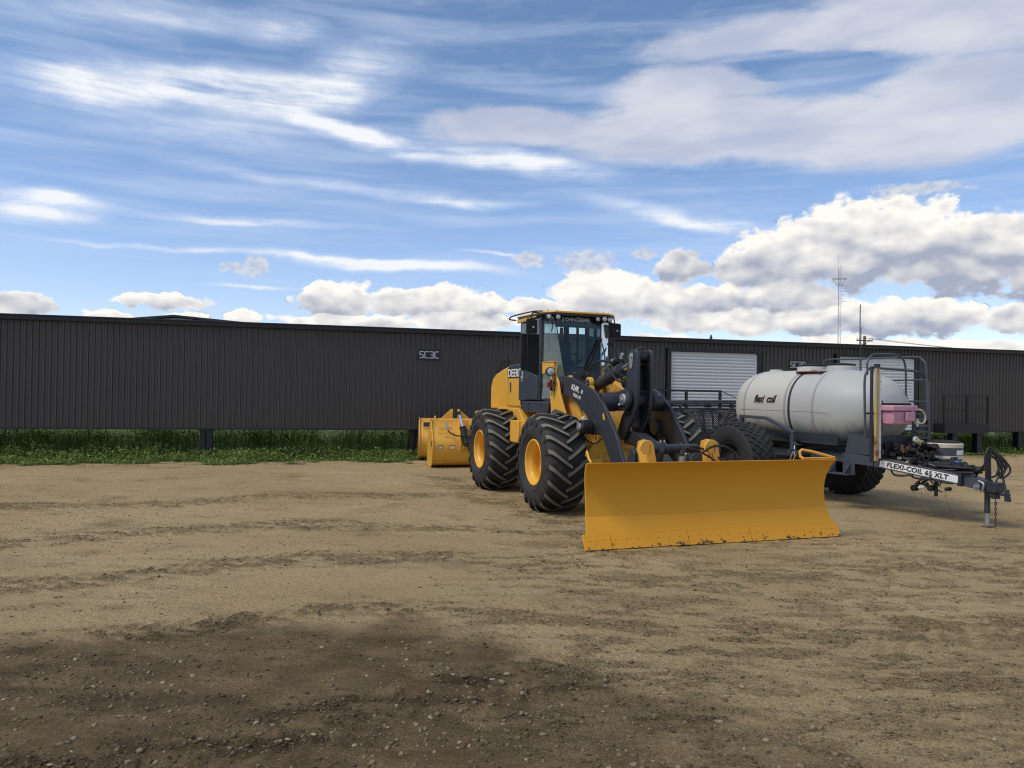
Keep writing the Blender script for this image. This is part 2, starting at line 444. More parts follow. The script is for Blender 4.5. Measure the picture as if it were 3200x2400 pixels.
M['decal'] = mat('dark_decal', (0.05, 0.05, 0.05), 0.5, var=0.3, vs=40)
M['label'] = mat('paper_label', (0.62, 0.60, 0.55), 0.6, var=0.15, vs=60)
M['redlab'] = mat('red_label', (0.45, 0.06, 0.04), 0.6, var=0.1)
M['offwhite'] = mat('off_white_decal', (0.52, 0.51, 0.46), 0.5, var=0.08)
M['pink'] = mat('faded_pink_plastic', (0.56, 0.30, 0.38), 0.5, var=0.10, vs=4, alt=(0.48, 0.20, 0.30), alt_t=(0.5, 0.75), alt_s=2)
M['cream'] = mat('cream_plastic', (0.62, 0.58, 0.42), 0.5, var=0.12, vs=5, alt=(0.50, 0.38, 0.14), alt_t=(0.6, 0.75), alt_s=3)
M['dgrey'] = mat('dark_grey_band', (0.065, 0.068, 0.08), 0.5, var=0.1)
M['tubey'] = mat('stained_sight_tube', (0.52, 0.40, 0.16), 0.35, var=0.35, vs=4, alt=(0.24, 0.10, 0.02), alt_t=(0.5, 0.62), alt_s=2.5)
M['blue'] = mat('blue_plastic', (0.06, 0.18, 0.55), 0.4, var=0.1)
M['brown'] = mat('faded_red_board', (0.26, 0.09, 0.06), 0.7, var=0.2, vs=8)
M['valve'] = mat('yellow_valve', (0.75, 0.55, 0.06), 0.4, var=0.1)
M['marker'] = mat('paint_marker_ink', (0.16, 0.07, 0.03), 0.7, var=0.2)
M['seat'] = mat('grey_seat_cloth', (0.05, 0.055, 0.06), 0.8, var=0.2)
M['interior'] = mat('cab_interior', (0.035, 0.037, 0.040), 0.7, var=0.2)
M['visor'] = mat('dark_visor', (0.035, 0.043, 0.052), 0.35, var=0.1)
M['roofmetal'] = mat('pale_roof_metal', (0.35, 0.37, 0.40), 0.5, 0.2, var=0.1)
M['wood'] = mat('weathered_pole', (0.16, 0.13, 0.11), 0.85, var=0.2)
M['mast'] = mat('mast_steel', (0.48, 0.40, 0.44), 0.6, var=0.2)
M['masttop'] = mat('red_mast_steel', (0.50, 0.24, 0.26), 0.6, var=0.2)
M['needle'] = mat('spruce_needles', (0.03, 0.055, 0.025), 0.8, var=0.4, vs=8)
M['bark'] = mat('bark', (0.09, 0.065, 0.045), 0.9, var=0.3, vs=10)


def glass_mat(name, tint, refl=0.10, fog=0.0, fogc=(0.5, 0.6, 0.55)):
    m = bpy.data.materials.new(name); m.use_nodes = True
    t = m.node_tree; t.nodes.clear(); k = NB(t)
    tr = k.node('ShaderNodeBsdfTransparent'); tr.inputs[0].default_value = tint + (1,)
    gl = k.node('ShaderNodeBsdfGlossy'); gl.inputs['Roughness'].default_value = 0.03; gl.inputs[0].default_value = (0.9, 0.95, 0.95, 1)
    fr = k.node('ShaderNodeFresnel'); fr.inputs[0].default_value = 1.45
    mx = k.node('ShaderNodeMixShader'); k.put(mx.inputs[0], k.m('ADD', fr.outputs[0], refl * 0.3, clamp=True))
    t.links.new(tr.outputs[0], mx.inputs[1]); t.links.new(gl.outputs[0], mx.inputs[2])
    out = mx.outputs[0]
    if fog:
        df = k.node('ShaderNodeBsdfDiffuse'); df.inputs[0].default_value = fogc + (1,)
        m2 = k.node('ShaderNodeMixShader')
        oc = k.node('ShaderNodeTexCoord').outputs['Object']
        k.put(m2.inputs[0], k.mr(k.noise(oc, 3.0, 5.0), 0.2, 0.8, fog * 0.6, fog * 1.3))
        t.links.new(out, m2.inputs[1]); t.links.new(df.outputs[0], m2.inputs[2]); out = m2.outputs[0]
    o = k.node('ShaderNodeOutputMaterial'); t.links.new(out, o.inputs[0])
    return m


M['glass'] = glass_mat('tinted_windscreen', (0.80, 0.87, 0.82), 0.0)
M['glass_side'] = glass_mat('dusty_side_glass', (0.72, 0.85, 0.82), 0.2, 0.35, (0.30, 0.36, 0.32))
M['glass_door'] = glass_mat('dark_door_glass', (0.40, 0.47, 0.48), 0.25, 0.04, (0.12, 0.14, 0.15))


def mat_blade():
    m = bpy.data.materials.new('scuffed_blade_paint'); m.use_nodes = True
    t = m.node_tree; t.nodes.clear(); k = NB(t)
    oc = k.node('ShaderNodeTexCoord').outputs['Object']
    x, y, z = k.sep(oc)
    p = k.node('ShaderNodeBsdfPrincipled')
    nz = k.noise(oc, 1.6, 6.0, 0.6)
    c = k.mix(nz, (0.64, 0.305, 0.020), (0.70, 0.335, 0.027))
    n2 = k.noise(k.mapping(oc, sc=(1, 1, 1.6)), 11.0, 8.0, 0.7)
    big = k.noise(oc, 1.9, 2.0, 0.5)
    low = k.mr(z, 0.02, 0.17, 1.0, 0.0)
    s_ = k.m('ADD', k.m('ADD', n2, k.m('MULTIPLY', low, 0.20)), k.m('MULTIPLY', big, 0.22))
    msk = k.m('MULTIPLY', k.mr(s_, 0.835, 0.87), k.mr(z, 0.19, 0.14))
    c = k.mix(msk, c, (0.07, 0.045, 0.025))
    n3 = k.noise(k.mapping(oc, sc=(3.0, 0.5, 1)), 4.0, 7.0, 0.7)
    c = k.mix(k.mr(n3, 0.62, 0.8, 0.0, 0.35), c, (0.42, 0.25, 0.08))
    k.put(p.inputs['Base Color'], c)
    k.put(p.inputs['Roughness'], k.mr(n3, 0.3, 0.7, 0.45, 0.6)); p.inputs['Specular IOR Level'].default_value = 0.3
    bn = k.node('ShaderNodeBump'); bn.inputs['Strength'].default_value = 0.05; bn.inputs['Distance'].default_value = 0.02
    k.put(bn.inputs['Height'], k.noise(oc, 7.0, 5.0, 0.6)); t.links.new(bn.outputs[0], p.inputs['Normal'])
    o = k.node('ShaderNodeOutputMaterial'); t.links.new(p.outputs[0], o.inputs[0])
    return m


M['blade'] = mat_blade()


def mat_tank():
    m = bpy.data.materials.new('aged_shaded_poly'); m.use_nodes = True
    t = m.node_tree; t.nodes.clear(); k = NB(t)
    oc = k.node('ShaderNodeTexCoord').outputs['Object']
    x, y, z = k.sep(oc)
    p = k.node('ShaderNodeBsdfPrincipled')
    nz = k.noise(oc, 1.2, 5.0, 0.6)
    c = k.mix(k.mr(x, 0.2, 0.7, 0, 1), (0.51, 0.505, 0.445), (0.42, 0.44, 0.43))  # warm lit rear and cooler unlit front end put into the colour
    c = k.mix(k.mr(nz, 0.35, 0.7, 0, 0.5), c, (0.48, 0.49, 0.45))
    # shade of the lower shell painted into the colour, broken up by stain streaks
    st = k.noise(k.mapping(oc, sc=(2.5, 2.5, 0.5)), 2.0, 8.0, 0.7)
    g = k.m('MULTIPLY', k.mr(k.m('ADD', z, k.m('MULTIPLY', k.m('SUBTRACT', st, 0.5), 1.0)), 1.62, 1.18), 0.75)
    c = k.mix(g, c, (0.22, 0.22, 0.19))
    k.put(p.inputs['Base Color'], c)
    p.inputs['Roughness'].default_value = 0.52
    p.inputs['Subsurface Weight'].default_value = 0.0
    bn = k.node('ShaderNodeBump'); bn.inputs['Strength'].default_value = 0.15; bn.inputs['Distance'].default_value = 0.02
    k.put(bn.inputs['Height'], k.noise(oc, 3.0, 4.0, 0.5)); t.links.new(bn.outputs[0], p.inputs['Normal'])
    o = k.node('ShaderNodeOutputMaterial'); t.links.new(p.outputs[0], o.inputs[0])
    return m


M['tank'] = mat_tank()


def mat_wall():
    m = bpy.data.materials.new('charcoal_cladding'); m.use_nodes = True
    t = m.node_tree; t.nodes.clear(); k = NB(t)
    ge = k.node('ShaderNodeNewGeometry').outputs['Position']
    oi = k.node('ShaderNodeObjectInfo').outputs['Random']
    p = k.node('ShaderNodeBsdfPrincipled')
    nz = k.noise(k.mapping(ge, sc=(2, 2, 0.5)), 1.2, 6.0, 0.6)
    c = k.mix(nz, (0.050, 0.047, 0.045), (0.078, 0.071, 0.065))
    c = k.mix(k.m('MULTIPLY', oi, 0.55), c, (0.074, 0.067, 0.061))
    z = k.sep(ge)[2]
    d = k.m('MULTIPLY', k.mr(z, 1.9, 0.8), k.noise(k.mapping(ge, sc=(6, 6, 1)), 1.0, 6.0, 0.7))
    c = k.mix(k.m('MULTIPLY', d, 0.6), c, (0.075, 0.064, 0.05))
    k.put(p.inputs['Base Color'], c)
    k.put(p.inputs['Roughness'], k.mr(nz, 0.3, 0.7, 0.40, 0.55))
    o = k.node('ShaderNodeOutputMaterial'); t.links.new(p.outputs[0], o.inputs[0])
    return m


M['wall'] = mat_wall()


def mat_island(name, cols, rough=0.8):
    m = bpy.data.materials.new(name); m.use_nodes = True
    t = m.node_tree; t.nodes.clear(); k = NB(t)
    ri = k.node('ShaderNodeNewGeometry').outputs['Random Per Island']
    rp = k.node('ShaderNodeValToRGB'); e = rp.color_ramp.elements
    while len(e) < len(cols): e.new(0.5)
    for i, c in enumerate(cols): e[i].position = i / (len(cols) - 1); e[i].color = c + (1,)
    k.put(rp.inputs[0], ri)
    p = k.node('ShaderNodeBsdfPrincipled'); t.links.new(rp.outputs[0], p.inputs['Base Color'])
    p.inputs['Roughness'].default_value = rough
    p.inputs['Specular IOR Level'].default_value = 0.25
    o = k.node('ShaderNodeOutputMaterial'); t.links.new(p.outputs[0], o.inputs[0])
    return m, k, p


M['stone'] = mat_island('river_gravel', [(0.21, 0.17, 0.105), (0.14, 0.11, 0.068), (0.25, 0.205, 0.13), (0.11, 0.086, 0.054), (0.17, 0.135, 0.085), (0.33, 0.285, 0.19)])[0]
M['clod'] = mat_island('dirt_clod', [(0.21, 0.16, 0.09), (0.13, 0.098, 0.055), (0.25, 0.195, 0.11), (0.10, 0.074, 0.042)], 0.95)[0]
M['clodwet'] = mat_island('damp_clod', [(0.085, 0.060, 0.036), (0.12, 0.090, 0.052), (0.06, 0.043, 0.026), (0.15, 0.115, 0.07)], 0.85)[0]


def leafmat(name, cols):
    m, k, p = mat_island(name, cols, 0.6)
    t = m.node_tree
    tl = k.node('ShaderNodeBsdfTranslucent')
    src = p.inputs['Base Color'].links[0].from_socket
    t.links.new(src, tl.inputs[0])
    mx = k.node('ShaderNodeMixShader'); mx.inputs[0].default_value = 0.3
    t.links.new(p.outputs[0], mx.inputs[1]); t.links.new(tl.outputs[0], mx.inputs[2])
    o = [n for n in t.nodes if n.type == 'OUTPUT_MATERIAL'][0]
    t.links.new(mx.outputs[0], o.inputs[0])
    return m


M['leaf'] = leafmat('weed_leaf', [(0.14, 0.23, 0.05), (0.20, 0.32, 0.06), (0.09, 0.16, 0.04), (0.24, 0.34, 0.09), (0.34, 0.37, 0.18)])
M['grass'] = leafmat('grass_blade', [(0.13, 0.24, 0.045), (0.19, 0.33, 0.06), (0.26, 0.31, 0.09), (0.10, 0.18, 0.04)])
M['drygrass'] = leafmat('straw_blade', [(0.16, 0.15, 0.06), (0.10, 0.13, 0.04), (0.22, 0.19, 0.10)])
M['petal'] = mat('white_petal', (0.75, 0.75, 0.70), 0.6, var=0.05)

# ------------------------------------------------------------------ ground
def vnoise(x, y, seed=0):
    xi = np.floor(x).astype(np.int64); yi = np.floor(y).astype(np.int64)
    fx = x - xi; fy = y - yi
    fx = fx * fx * (3 - 2 * fx); fy = fy * fy * (3 - 2 * fy)
    def h(a, b_):
        n = (a * 374761393 + b_ * 668265263 + seed * 1442695041) & 0x7fffffff
        n = ((n ^ (n >> 13)) * 1274126177) & 0x7fffffff
        return ((n ^ (n >> 16)) & 0xffff) / 65535.0
    return (h(xi, yi) * (1 - fx) + h(xi + 1, yi) * fx) * (1 - fy) + (h(xi, yi + 1) * (1 - fx) + h(xi + 1, yi + 1) * fx) * fy


def fbm(x, y, o=4, seed=0, gain=0.5):
    s = 0; a = 1; t = 0
    for i in range(o):
        s = s + a * vnoise(x * 2 ** i + 17.3 * i, y * 2 ** i - 9.1 * i, seed + i); t += a; a *= gain
    return s / t


def sstep(a, b_, x):
    t = np.clip((x - a) / (b_ - a), 0, 1); return t * t * (3 - 2 * t)


def polydist(x, y, pl):
    d = np.full(x.shape, 1e9)
    for (x0, y0), (x1, y1) in zip(pl[:-1], pl[1:]):
        dx_, dy_ = x1 - x0, y1 - y0
        t = np.clip(((x - x0) * dx_ + (y - y0) * dy_) / (dx_ * dx_ + dy_ * dy_), 0, 1)
        d = np.minimum(d, np.hypot(x - x0 - t * dx_, y - y0 - t * dy_))
    return d


WALL_A = R(14.813)
WO = np.array([-13.45, 20.6])                       # a point on the foot of the long wall
WD = np.array([math.cos(WALL_A), math.sin(WALL_A)])  # direction along it
WN = np.array([math.sin(WALL_A), -math.cos(WALL_A)])  # out of the wall, towards the yard
WET = [(-9, 5.0), (-4.25, 5.75), (-3.88, 6.01), (-3.05, 6.47), (-1.85, 6.62), (-0.94, 6.75), (-0.2, 6.5), (0.3, 6.0), (0.9, 5.5), (1.6, 5.0), (2.3, 4.3), (3.2, 3.0), (4.5, 1.0)]
TRACKS = [([(-9, 7.2), (-5.22, 7.59), (-4.07, 8.05), (-3.19, 8.79), (-2.24, 9.29), (-0.35, 9.43), (0.9, 9.1)], 0.42),
          ([(-9, 8.6), (-6.25, 9.64), (-5.45, 10.35), (-4.42, 10.92), (-3.23, 11.43), (-1.37, 11.47), (0.3, 11.2), (2, 10.6)], 0.40),
          ([(-3.6, 6.1), (-3.06, 6.34), (-2.16, 6.74), (-1.42, 7.10), (-0.4, 7.04), (0.32, 7.03), (1.3, 6.6), (3, 6.6)], 0.28),
          ([(-3.5, 3.6), (-1.98, 4.12), (-1.25, 4.49), (-0.58, 4.98), (0.14, 5.45), (0.8, 5.6)], 0.42),
          ([(0.6, 8.1), (2.68, 8.7), (5.04, 9.4), (8, 8.4), (12, 7.5)], 0.45),
          ([(0.5, 6.2), (2.2, 6.3), (4.0, 6.8), (7, 6.5)], 0.5),
          ([(-14, 11.5), (-9, 12.5), (-5.8, 13.2), (-4.4, 14.5), (-1.5, 14.9), (0, 15.2)], 0.5),
          ([(1.0, 12.0), (0.0, 13.6), (-0.9, 15.5), (-1.6, 18)], 0.45)]


def wetness(x, y):
    wx = np.array([p[0] for p in WET]); wy = np.array([p[1] for p in WET])
    g = np.interp(x, wx, wy) + (fbm(x * 1.3, y * 1.3, 4, 5) - 0.5) * 0.9
    lim = 1 - sstep(-0.2, 3.6, x + (fbm(x * 2, y * 2, 3, 8) - .5) * 1.6)
    return sstep(-0.14, 0.42, g - y) * lim


def clodmask(x, y):
    c = np.zeros_like(x)
    jx = (fbm(x * 1.1, y * 1.1, 3, 21) - .5) * 0.7; jy = (fbm(x * 1.1, y * 1.1, 3, 31) - .5) * 0.7
    for pl, w in TRACKS:
        d = polydist(x + jx, y + jy, pl)
        c = np.maximum(c, 0.9 * (1 - sstep(w * 0.30, w * 1.35, d)))
    scr = fbm(x * 1.0 + 2, y * 5.0, 4, 41)
    right = sstep(-0.6, 1.2, x) * (1 - sstep(10.5, 13.0, y))
    c = np.maximum(c, 0.06 + 0.34 * right + sstep(0.52, 0.66, scr) * (0.25 + 0.25 * right))
    c = c * (0.12 + 1.15 * sstep(0.42, 0.62, fbm(x * 3.4, y * 8.0, 5, 51, 0.6)))
    return np.clip(c, 0, 1)


def wall_off(x, y):
    """signed distance in front of the wall foot (positive towards the yard) and distance along it"""
    rx = x - WO[0]; ry = y - WO[1]
    return rx * WN[0] + ry * WN[1], rx * WD[0] + ry * WD[1]


def green_edge(s):
    return 1.75 - 1.0 * sstep(6, 26, s) + (fbm(s * 0.7, s * 0 + 3.3, 4, 61) - .5) * 2.0


def treads(x, y):
    """chevron bars pressed in by tyres along some of the tracks"""
    out = np.zeros_like(x)
    for i, (pl, w) in enumerate(TRACKS):
        for (x0, y0), (x1, y1) in zip(pl[:-1], pl[1:]):
            L_ = math.hypot(x1 - x0, y1 - y0); ux, uy = (x1 - x0) / L_, (y1 - y0) / L_
            s = (x - x0) * ux + (y - y0) * uy; d = -(x - x0) * uy + (y - y0) * ux
            inside = (s > -.05) & (s < L_ + .05)
            dn = (np.abs(d) - 0.04) * 1.0
            ph = (s + (0.55 if i % 2 else -0.55) * np.abs(d) * 1.6 + i * .07) / 0.21
            bar = 0.5 + 0.5 * np.cos(2 * PI * ph)
            m_ = (1 - sstep(w * .72, w * .95, np.abs(d))) * inside
            out = np.maximum(out, m_ * bar ** 1.5)
    return out * sstep(.38, .58, fbm(x * .7 + 5, y * .9, 3, 181))


def height(x, y):
    c = clodmask(x, y)
    fade = 1 - sstep(16, 30, np.hypot(x, y))
    h = (fbm(x * 0.35, y * 0.35, 3, 71) - .5) * 0.035
    fine_ = (fbm(x * 7, y * 12, 4, 81, 0.6) - .5)
    h = h + fade * (fine_ * (0.006 + 0.045 * c) - 0.004 * c + (fbm(x * 19, y * 26, 2, 85, 0.6) - .5) * (0.003 + 0.022 * c))
    h = h + fade * 0.020 * treads(x, y)
    return h


ang = np.concatenate([np.arange(-40, 40, 0.10), np.arange(40, 320, 4.0)])
rad = [0.0, 1.2, 2.2]
while rad[-1] < 30: rad.append(rad[-1] + max(0.018, rad[-1] * 0.0050))
while rad[-1] < 2500: rad.append(rad[-1] * 1.12)
rad = np.array(rad[1:])
A_, R_ = np.meshgrid(np.radians(ang), rad)
gx = R_ * np.sin(A_); gy = R_ * np.cos(A_)
gz = height(gx, gy)
na, nr = len(ang), len(rad)
verts = np.column_stack([gx.ravel(), gy.ravel(), gz.ravel()])
verts = np.vstack([verts, [[0, 0, 0]]])
ii = np.arange(nr - 1)[:, None]; jj = np.arange(na)[None, :]; j2 = (jj + 1) % na
quads = np.stack([ii * na + jj, (ii + 1) * na + jj, (ii + 1) * na + j2, ii * na + j2], -1).reshape(-1, 4)
tris = np.stack([np.full(na, nr * na), np.arange(na), (np.arange(na) + 1) % na], -1)


def fast_mesh(name, v, quads=None, tris=None, smooth=True):
    me = bpy.data.meshes.new(name)
    nq = 0 if quads is None else len(quads); nt = 0 if tris is None else len(tris)
    me.vertices.add(len(v)); me.vertices.foreach_set('co', np.ascontiguousarray(v, dtype=np.float32).ravel())
    loops = []
    if nq: loops.append(quads.ravel())
    if nt: loops.append(tris.ravel())
    loops = np.concatenate(loops).astype(np.int32)
    me.loops.add(len(loops)); me.loops.foreach_set('vertex_index', loops)
    st = np.concatenate([np.arange(nq) * 4, nq * 4 + np.arange(nt) * 3]).astype(np.int32)
    me.polygons.add(nq + nt); me.polygons.foreach_set('loop_start', st)
    if smooth: me.polygons.foreach_set('use_smooth', [True] * (nq + nt))
    me.update(calc_edges=True); me.validate()
    return me


def vattr(me, name, a):
    at = me.attributes.new(name, 'FLOAT', 'POINT'); at.data.foreach_set('value', np.ascontiguousarray(a, dtype=np.float32))


gme = fast_mesh('dirt_yard', verts, quads[:, ::-1], tris)
vx, vy = verts[:, 0], verts[:, 1]
vattr(gme, 'wet', wetness(vx, vy)); vattr(gme, 'clod', clodmask(vx, vy)); vattr(gme, 'tread', treads(vx, vy))
off, alo = wall_off(vx, vy)
grn = sstep(-0.25, 0.25, green_edge(alo) - off + (fbm(alo * 1.6, off * 2.0, 4, 121) - .5) * 2.2)
vattr(gme, 'green', grn)


def mat_ground():
    m = bpy.data.materials.new('packed_dirt'); m.use_nodes = True
    t = m.node_tree; t.nodes.clear(); k = NB(t)
    at = lambda n: [setattr(q := k.node('ShaderNodeAttribute'), 'attribute_name', n), q.outputs['Fac']][1]
    wet, clod, green, tread = at('wet'), at('clod'), at('green'), at('tread')
    ps = k.node('ShaderNodeNewGeometry').outputs['Position']
    p = k.node('ShaderNodeBsdfPrincipled')
    big = k.noise(ps, 0.30, 5.0, 0.55)
    mid = k.noise(k.mapping(ps, sc=(0.8, 1.6, 1)), 1.7, 8.0, 0.62)
    fin = k.noise(ps, 22.0, 8.0, 0.68)
    sand = k.noise(ps, 130.0, 3.0, 0.7)
    streak = k.noise(k.mapping(ps, rot=(0, 0, R(-8)), sc=(1.0, 5.0, 1)), 2.2, 8.0, 0.68)
    c = k.mix(k.mr(big, 0.33, 0.68), (0.405, 0.303, 0.160), (0.495, 0.382, 0.212))
    c = k.mix(k.m('MULTIPLY', k.mr(mid, 0.50, 0.74), 0.35), c, (0.255, 0.182, 0.090))
    c = k.mix(k.mr(streak, 0.60, 0.76, 0.0, 0.30), c, (0.190, 0.138, 0.070))
    c = k.mix(k.mr(fin, 0.45, 0.75, 0.0, 0.45), c, (0.37, 0.30, 0.195))
    dk = k.m('MULTIPLY', k.m('MAXIMUM', clod, 0.20), k.mr(k.noise(k.mapping(ps, sc=(1, 1.8, 1)), 11.0, 9.0, 0.80), 0.52, 0.585))
    c = k.mix(k.m('MULTIPLY', dk, 0.80), c, (0.092, 0.064, 0.033))
    c = k.mix(k.mr(sand, 0.60, 0.72, 0.0, 0.30), c, (0.10, 0.075, 0.05))
    lf = k.noise(k.mapping(ps, loc=(3.1, 7.7, 0), sc=(1, 1.6, 1)), 13.0, 8.0, 0.78)
    c = k.mix(k.m('MULTIPLY', k.mr(lf, 0.55, 0.62), k.m('MULTIPLY_ADD', clod, 0.45, 0.22)), c, (0.52, 0.42, 0.26))
    c = k.mix(k.m('MULTIPLY', tread, 0.28), c, (0.13, 0.092, 0.05))
    c = k.mix(k.mr(k.noise(ps, 0.75, 5.0, 0.6), 0.54, 0.70, 0.0, 0.42), c, (0.175, 0.120, 0.068))
    # damp soil, with its own outline
    wn = k.noise(k.mapping(ps, sc=(1, 1.5, 1)), 2.2, 7.0, 0.65)
    wc = k.mix(k.mr(wn, 0.35, 0.68), (0.122, 0.086, 0.045), (0.215, 0.158, 0.085))
    wc = k.mix(k.mr(fin, 0.48, 0.70, 0.0, 0.55), wc, (0.205, 0.155, 0.09))
    wc = k.mix(k.m('MULTIPLY', dk, 0.6), wc, (0.060, 0.042, 0.025))
    wv = k.m('MULTIPLY', wet, k.mr(k.noise(ps, 0.9, 4.0, 0.6), 0.25, 0.5, 0.72, 1.0))
    c = k.mix(wv, c, wc)
    grit = k.noise(ps, 60.0, 4.0, 0.75)
    c = k.mix(1.0, c, k.mix(k.mr(grit, 0.34, 0.66), (0.70, 0.69, 0.67), (1.22, 1.22, 1.22)), 'MULTIPLY')
    gc = k.mix(k.mr(k.noise(ps, 6.0, 5.0, 0.6), 0.35, 0.65), (0.07, 0.085, 0.035), (0.11, 0.14, 0.05))
    c = k.mix(green, c, gc)
    k.put(p.inputs['Base Color'], c)
    rw = k.mr(k.noise(k.mapping(ps, sc=(.6, 1.6, 1)), 1.1, 4.0, 0.6), 0.60, 0.72, 0.90, 0.45)
    rr = k.node('ShaderNodeMix', data_type='FLOAT'); k.put(rr.inputs[0], wv); rr.inputs[2].default_value = 0.93; k.put(rr.inputs[3], rw)
    k.put(p.inputs['Roughness'], rr.outputs[0])
    p.inputs['Specular IOR Level'].default_value = 0.10
    lump = k.noise(k.mapping(ps, sc=(1, 1.7, 1)), 14.0, 9.0, 0.72)
    hgt = k.m('ADD', k.m('MULTIPLY', lump, k.m('MULTIPLY_ADD', clod, 2.2, 0.55)), k.m('MULTIPLY', fin, 0.8))
    hgt = k.m('ADD', hgt, k.m('MULTIPLY', streak, 0.8))
    bn = k.node('ShaderNodeBump'); bn.inputs['Strength'].default_value = 1.0; bn.inputs['Distance'].default_value = 0.045
    k.put(bn.inputs['Height'], hgt); t.links.new(bn.outputs[0], p.inputs['Normal'])
    o = k.node('ShaderNodeOutputMaterial'); t.links.new(p.outputs[0], o.inputs[0])
    return m


M['ground'] = mat_ground()
gme.materials.append(M['ground'])
ground = link('ground', gme)
tag(ground, kind='structure')


# ------------------------------------------------------------------ loose stones and clods (uncountable)
def scatter_lumps(name, xs, ys, sizes, material, flat=0.7, sub=1, jit=0.28, sink=0.35):
    bm = bmesh.new(); bmesh.ops.create_icosphere(bm, subdivisions=sub, radius=1.0)
    bv = np.array([v.co[:] for v in bm.verts]); bf = np.array([[v.index for v in f.verts] for f in bm.faces]); bm.free()
    n = len(xs); nv = len(bv)
    a = rng.uniform(0, 2 * PI, n); ca, sa = np.cos(a), np.sin(a)
    V = bv[None] * (1 + rng.normal(0, jit, (n, nv, 1)).clip(-.5, .5))
    V = V * np.stack([sizes * rng.uniform(.8, 1.5, n), sizes, sizes * flat * rng.uniform(.6, 1.1, n)], -1)[:, None, :]
    X = V[..., 0] * ca[:, None] - V[..., 1] * sa[:, None]; Y = V[..., 0] * sa[:, None] + V[..., 1] * ca[:, None]
    z0 = height(xs, ys) + sizes * flat * sink
    V = np.stack([X + xs[:, None], Y + ys[:, None], V[..., 2] + z0[:, None]], -1).reshape(-1, 3)
    F = (bf[None] + (np.arange(n) * nv)[:, None, None]).reshape(-1, 3)
    me = fast_mesh(name, V, None, F, smooth=False); me.materials.append(material)
    return me


def pick(n, ymin, ymax, dens=None, xspan=0.72):
    y = ymin * (ymax / ymin) ** rng.uniform(0, 1, n)
    x = rng.uniform(-1, 1, n) * (y * xspan + 0.8)
    if dens is not None:
        k_ = rng.uniform(0, 1, n) < dens(x, y); x, y = x[k_], y[k_]
    return x, y


x, y = pick(26000, 3.2, 9.5, lambda x, y: (0.12 + 0.88 * np.maximum(wetness(x, y), sstep(6.6, 5.0, y) * sstep(-1, 1, x))) * (0.20 + 0.55 * sstep(0.45, 0.62, fbm(x * 1.5, y * 2.2, 3, 101)) + 0.35 * sstep(-2.5, 1.0, x) * (1 - sstep(4.6, 5.6, y))))
sz = 0.0035 + 0.017 * rng.uniform(0, 1, len(x)) ** 6
st_o = link('gravel', scatter_lumps('gravel', x, y, sz, M['stone'], 0.85, 1, 0.30, 0.05))
tag(st_o, 'pale rounded gravel stones strewn over the dirt in the foreground', 'gravel', kind='stuff')
x, y = pick(9000, 9, 19, lambda x, y: 0.25 + 0.5 * sstep(0.5, 0.65, fbm(x, y * 1.5, 3, 103)), 0.70)
sz = 0.005 + 0.009 * rng.uniform(0, 1, len(x)) ** 3
st2 = link('far_gravel', scatter_lumps('far_gravel', x, y, sz, M['stone'], 0.7, 1, 0.12, 0.3))
tag(st2, 'small pale gravel scattered over the dirt around the machines', 'gravel', kind='stuff')
x, y = pick(110000, 3.2, 14, lambda x, y: clodmask(x, y) ** 1.3 * 0.95 + 0.006 + 0.22 * wetness(x, y) * sstep(.42, .6, fbm(x * 1.8, y * 2.5, 3, 171)))
w_ = wetness(x, y) > 0.5
sz = 0.004 + 0.014 * rng.uniform(0, 1, len(x)) ** 4.5
cl = link('dirt_clods', scatter_lumps('dirt_clods', x[~w_], y[~w_], sz[~w_], M['clod'], 0.6, 1, 0.25, 0.2))
tag(cl, 'crumbled dry dirt clods along the tyre tracks', 'dirt clods', kind='stuff')
cl2 = link('damp_clods', scatter_lumps('damp_clods', x[w_], y[w_], sz[w_], M['clodwet'], 0.6, 1, 0.25, 0.2))
tag(cl2, 'dark damp dirt clods on the wet soil in the foreground', 'dirt clods', kind='stuff')


# ------------------------------------------------------------------ weeds and grass
def leaf_mesh(name, px, py, pz, ln, wd, pitch, yaw, material, droop=0.3):
    """one small bent leaf (two quads) per entry"""
    n = len(px)
    dx_, dy_ = np.cos(yaw), np.sin(yaw)
    hx, hy = -dy_, dx_
    V = np.zeros((n, 6, 3))
    for i, (t, w) in enumerate(((0, 0.35), (0.55, 1.0), (1.0, 0.12))):
        r = ln * t * np.cos(pitch); z = ln * t * np.sin(pitch) - droop * ln * t * t
        for s_, k_ in ((-1, 0), (1, 1)):
            V[:, i * 2 + k_, 0] = px + dx_ * r + hx * s_ * wd * w / 2
            V[:, i * 2 + k_, 1] = py + dy_ * r + hy * s_ * wd * w / 2
            V[:, i * 2 + k_, 2] = pz + z
    base = (np.arange(n) * 6)[:, None, None]
    q = np.array([[0, 1, 3, 2], [2, 3, 5, 4]])[None] + base
    me = fast_mesh(name, V.reshape(-1, 3), q.reshape(-1, 4), None, smooth=False); me.materials.append(material)
    return me


def strip(n, o0, o1, dens=None, s0=-4.0, s1=37.0):
    s_ = rng.uniform(s0, s1, n); o_ = rng.uniform(o0, o1, n)
    if dens is not None:
        k_ = rng.uniform(0, 1, n) < dens(s_, o_); s_, o_ = s_[k_], o_[k_]
    return s_, o_


def s2w(s_, o_): return WO[0] + WD[0] * s_ + WN[0] * o_, WO[1] + WD[1] * s_ + WN[1] * o_


def weed_h(s_, o_):
    e = green_edge(s_)
    h = 0.07 + 0.22 * sstep(0.0, 1.2, e - o_) + 0.46 * sstep(-0.65, 1.5, -o_)
    return h * (0.25 + 1.35 * fbm(s_ * 1.3, o_ * 1.5, 3, 111))


